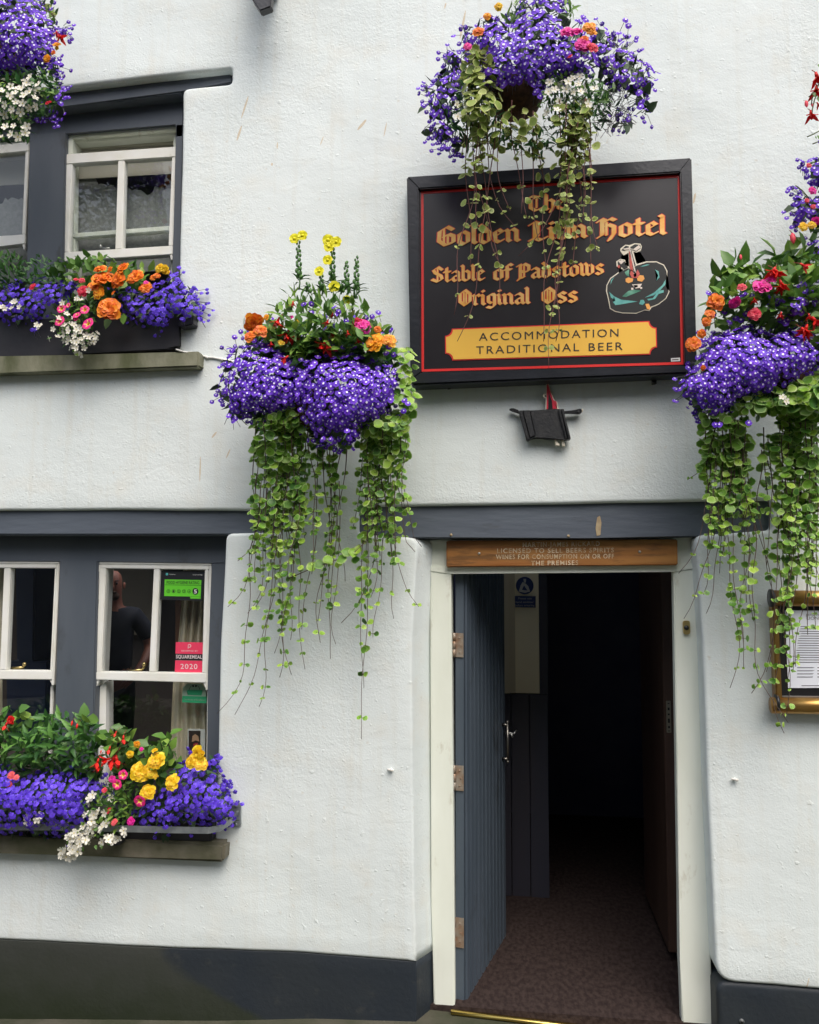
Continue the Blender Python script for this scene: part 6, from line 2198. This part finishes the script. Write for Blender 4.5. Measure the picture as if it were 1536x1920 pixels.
bacopa(wb1, [cu([(440, 640), (480, 590), (520, 600), (580, 660), (690, 700), (700, 745), (640, 780), (600, 830), (590, 870), (540, 840), (480, 800), (450, 740)]), cu([(370, 720), (430, 710), (430, 755), (380, 755)])], cu([(450, 490), (460, 650), (10, 520), (35, 530), (95, 490), (110, 480), (85, 528), (140, 520), (265, 650), (290, 655), (280, 670), (385, 680), (555, 460), (580, 470), (640, 400), (480, 570), (425, 600), (685, 735)]), -.11, .05, 76, 9, .026)
rg = np.random.default_rng(77)
for k, x, y, r in (('orange', 735, 315, 74), ('orange', 722, 245, 42), ('orange', 850, 322, 62), ('orange', 880, 238, 46), ('orange', 970, 302, 62), ('orange', 668, 372, 38), ('amber', 708, 412, 48), ('orange', 785, 538, 76), ('orange', 1045, 382, 44), ('orange', 1128, 294, 27), ('orange', 1100, 310, 22), ('yellow', 1150, 243, 34), ('yellow', 1185, 250, 32), ('yellow', 1212, 270, 16), ('rose', 597, 405, 40), ('orange', 815, 418, 16), ('rose', 235, 372, 26), ('rose', 590, 330, 20), ('rose', 545, 322, 16), ('magenta', 1050, 345, 18), ('orange', 790, 250, 24)):
    p = cu([(x, y)])[0]
    begonia('begonia_flower', p[0], p[1], r / 3.84, -.15, G[k][0], wb1, rg)
for x, y, r in ((442, 532, 34), (610, 540, 34), (552, 578, 30), (632, 640, 46), (430, 622, 40), (490, 508, 20), (545, 600, 20)):
    p = cu([(x, y)])[0]
    trumpet('petunia_flower', p[0], p[1], r / 3.84, -.16, G['trumpet'], wb1, rg)

cl = crop(0, 1300, 3.339)
wb2 = thing('window_box', 'black window box with yellow begonias and bushy green leaves on the lower sill', 'window box', U(150, 1585, -.02), 'planted window boxes')
b = MB()
b.px([(-320, 1520), (398, 1528), (396, 1578), (0, 1568), (-320, 1562)], -.045, .10, .004)
b.px([(200, 1560), (228, 1560), (224, 1585), (204, 1588)], -.11, -.06, .003)
b.build('trough', M_BOXP, wb2)
ra = tag(thing('retaining_bar', 'x', 'bar', U(430, 1530, -.01)), 'galvanised steel bar holding the lower window box with its plate on the wall', 'bar')
b = MB()
path = [(-320, 1548, -.125), (100, 1551, -.125), (330, 1556, -.125), (390, 1557, -.12), (412, 1553, -.10), (432, 1541, -.06), (444, 1530, -.015)]
pv = [U(*p) for p in path]
vs = []
for p in pv:
    vs += [p + Vector((0, 0, .011)), p - Vector((0, 0, .013)), p + Vector((0, .006, .011)), p + Vector((0, .006, -.013))]
fs = []
for i in range(len(pv) - 1):
    o = 4 * i
    fs += [[o, o + 1, o + 5, o + 4], [o + 2, o + 6, o + 7, o + 3], [o, o + 4, o + 6, o + 2], [o + 1, o + 3, o + 7, o + 5]]
b.add(vs, fs)
b.build('strap', mat('galvanised_steel', (.26, .29, .31), .45, (.36, .39, .40), scale=30, metal=.6), ra)
b = MB()
b.px(cl([(1446, 688), (1500, 690), (1506, 700), (1506, 828), (1496, 836), (1440, 836), (1440, 700)]), -.012, .004, .002)
b.px(cl([(1440, 800), (1476, 740), (1490, 740), (1460, 820)]), -.03, -.0125, .002)
for x, y in ((1478, 705), (1478, 822)):
    b.ball(U(*cl([(x, y)])[0], -.013), .006)
b.build('wall_plate', MATS['galvanised_steel'], ra)
leaves(wb2, [cl([(-300, 180), (0, 140), (60, 200), (140, 190), (200, 200), (260, 140), (320, 140), (380, 110), (420, 170), (480, 180), (500, 130), (560, 150), (600, 220), (630, 250), (600, 330), (620, 420), (640, 520), (560, 530), (440, 490), (300, 480), (200, 500), (100, 500), (0, 450), (-300, 450)])], .0, .15, 81, 'bush', 8.5, .062, .019, .45)
leaves(wb2, [cl([(-60, 130), (40, 90), (110, 100), (190, 180), (150, 220), (40, 190)]), cl([(480, 150), (540, 115), (590, 180), (560, 240)])], -.08, .05, 82, 'green', 11, .050, .034, .4)
leaves(wb2, [cl([(600, 310), (640, 270), (690, 240), (760, 205), (830, 220), (860, 270), (860, 340), (800, 420), (740, 440), (680, 380)]), cl([(840, 380), (900, 330), (990, 290), (1000, 250), (1080, 260), (1090, 300), (1060, 340), (1130, 390), (1110, 480), (1040, 560), (960, 600), (880, 540), (840, 460)])], -.03, .12, 83, 'green', 10.5, .052, .032)
leaves(wb2, [cl([(640, 580), (740, 480), (830, 450), (860, 560), (840, 660), (830, 780), (760, 870), (700, 900), (620, 800), (580, 700)])], -.04, .12, 84, 'green', 7, .030, .012, .3)
leaves(wb2, [cl([(480, 510), (640, 480), (640, 560), (560, 560)]), cl([(1100, 480), (1340, 420), (1340, 560), (1100, 600)])], .0, .06, 85, 'dark', 9, .04, .016, .4)
lobelia(wb2, [cl([(-300, 500), (0, 470), (40, 460), (110, 530), (200, 520), (270, 490), (330, 485), (380, 520), (440, 495), (520, 540), (560, 545), (640, 570), (650, 610), (630, 640), (560, 660), (540, 700), (540, 780), (510, 840), (430, 880), (380, 870), (320, 885), (260, 860), (150, 860), (70, 870), (0, 880), (-300, 880)])], -.04, .18, 86, 'lobblue', 8.3, .027, False)
lobelia(wb2, [cl([(860, 800), (890, 730), (910, 690), (980, 650), (1010, 600), (1090, 590), (1100, 500), (1150, 460), (1220, 480), (1270, 500), (1300, 460), (1340, 430), (1350, 480), (1320, 540), (1370, 570), (1400, 550), (1415, 590), (1400, 640), (1450, 690), (1445, 770), (1370, 820), (1280, 800), (1200, 830), (1120, 800), (1070, 840), (1070, 885), (980, 885), (980, 820), (900, 840)])], -.03, .15, 87, 'lobblue', 8.3, .027, False, loose=cl([(1175, 345), (1190, 370), (1400, 540), (1395, 600), (1330, 430), (1340, 435), (1210, 430), (1250, 440), (445, 455), (660, 505)]))
bacopa(wb2, [cl([(535, 650), (580, 660), (575, 710), (545, 690)]), cl([(650, 640), (690, 640), (690, 700), (655, 690)]), cl([(525, 740), (570, 735), (580, 790), (600, 840), (580, 880), (540, 900), (525, 850), (550, 800)]), cl([(430, 905), (470, 880), (540, 890), (550, 940), (500, 960), (490, 1030), (450, 1020), (385, 1030), (385, 985), (430, 960)]), cl([(635, 860), (660, 800), (680, 810), (660, 880), (690, 910), (720, 870), (730, 900), (710, 950), (660, 940)])],
       cl([(615, 740), (600, 745), (655, 750), (580, 635), (590, 760), (465, 875), (440, 910), (775, 860), (780, 875), (245, 775), (235, 790), (250, 765), (175, 775), (170, 805), (385, 985), (740, 905)]), -.15, .04, 88, 8.5, .032, [cl([(530, 640), (700, 640), (720, 760), (620, 880), (720, 960), (640, 950), (520, 960), (400, 1030), (430, 900), (520, 850)])])
rg = np.random.default_rng(89)
for k, x, y, r in (('yellow', 975, 420, 54), ('yellow', 882, 495, 58), ('yellow', 938, 482, 44), ('yellow', 925, 618, 46), ('yellow', 1080, 555, 46), ('yellow', 1240, 375, 46), ('yellow', 1255, 440, 44), ('yellow', 1195, 428, 42), ('yellow', 1225, 410, 40), ('yellow', 815, 380, 22), ('yellow', 968, 356, 20), ('yellow', 972, 518, 18), ('amber', 858, 318, 20), ('salmon', 70, 512, 24), ('salmon', 100, 525, 18), ('salmon', 58, 572, 20), ('red', 65, 168, 26), ('magenta', 700, 536, 22), ('rose', 655, 606, 16), ('rose', 680, 735, 18), ('salmon', 715, 806, 22), ('magenta', 820, 800, 24), ('magenta', 885, 350, 12)):
    p = cl([(x, y)])[0]
    begonia('begonia_flower', p[0], p[1], r / 3.339, -.17, G[k][0], wb2, rg)
for x, y, L, a in ((695, 440, 90, -.35), (735, 440, 90, .35), (655, 420, 70, -1.2), (605, 450, 70, -.2), (612, 475, 60, .3), (680, 365, 55, -.2), (772, 300, 60, .1), (720, 260, 40, -.3), (30, 215, 60, -.3)):
    p = cl([(x, y)])[0]
    fuchsia('begonia_flower', p[0], p[1], L / 3.339, -.17, G['red'], wb2, rg, ang=a)
for x, y, L in ((450, 192, 34), (482, 210, 34), (632, 370, 24)):
    p = cl([(x, y)])[0]
    fuchsia('bud', p[0], p[1], L / 3.339, -.17, G['red'], wb2, rg, bud=True)
for x, y, r in ((770, 510, 30), (733, 570, 32), (875, 676, 38)):
    p = cl([(x, y)])[0]
    trumpet('petunia_flower', p[0], p[1], r / 3.339, -.19, G['trumpet'], wb2, rg)
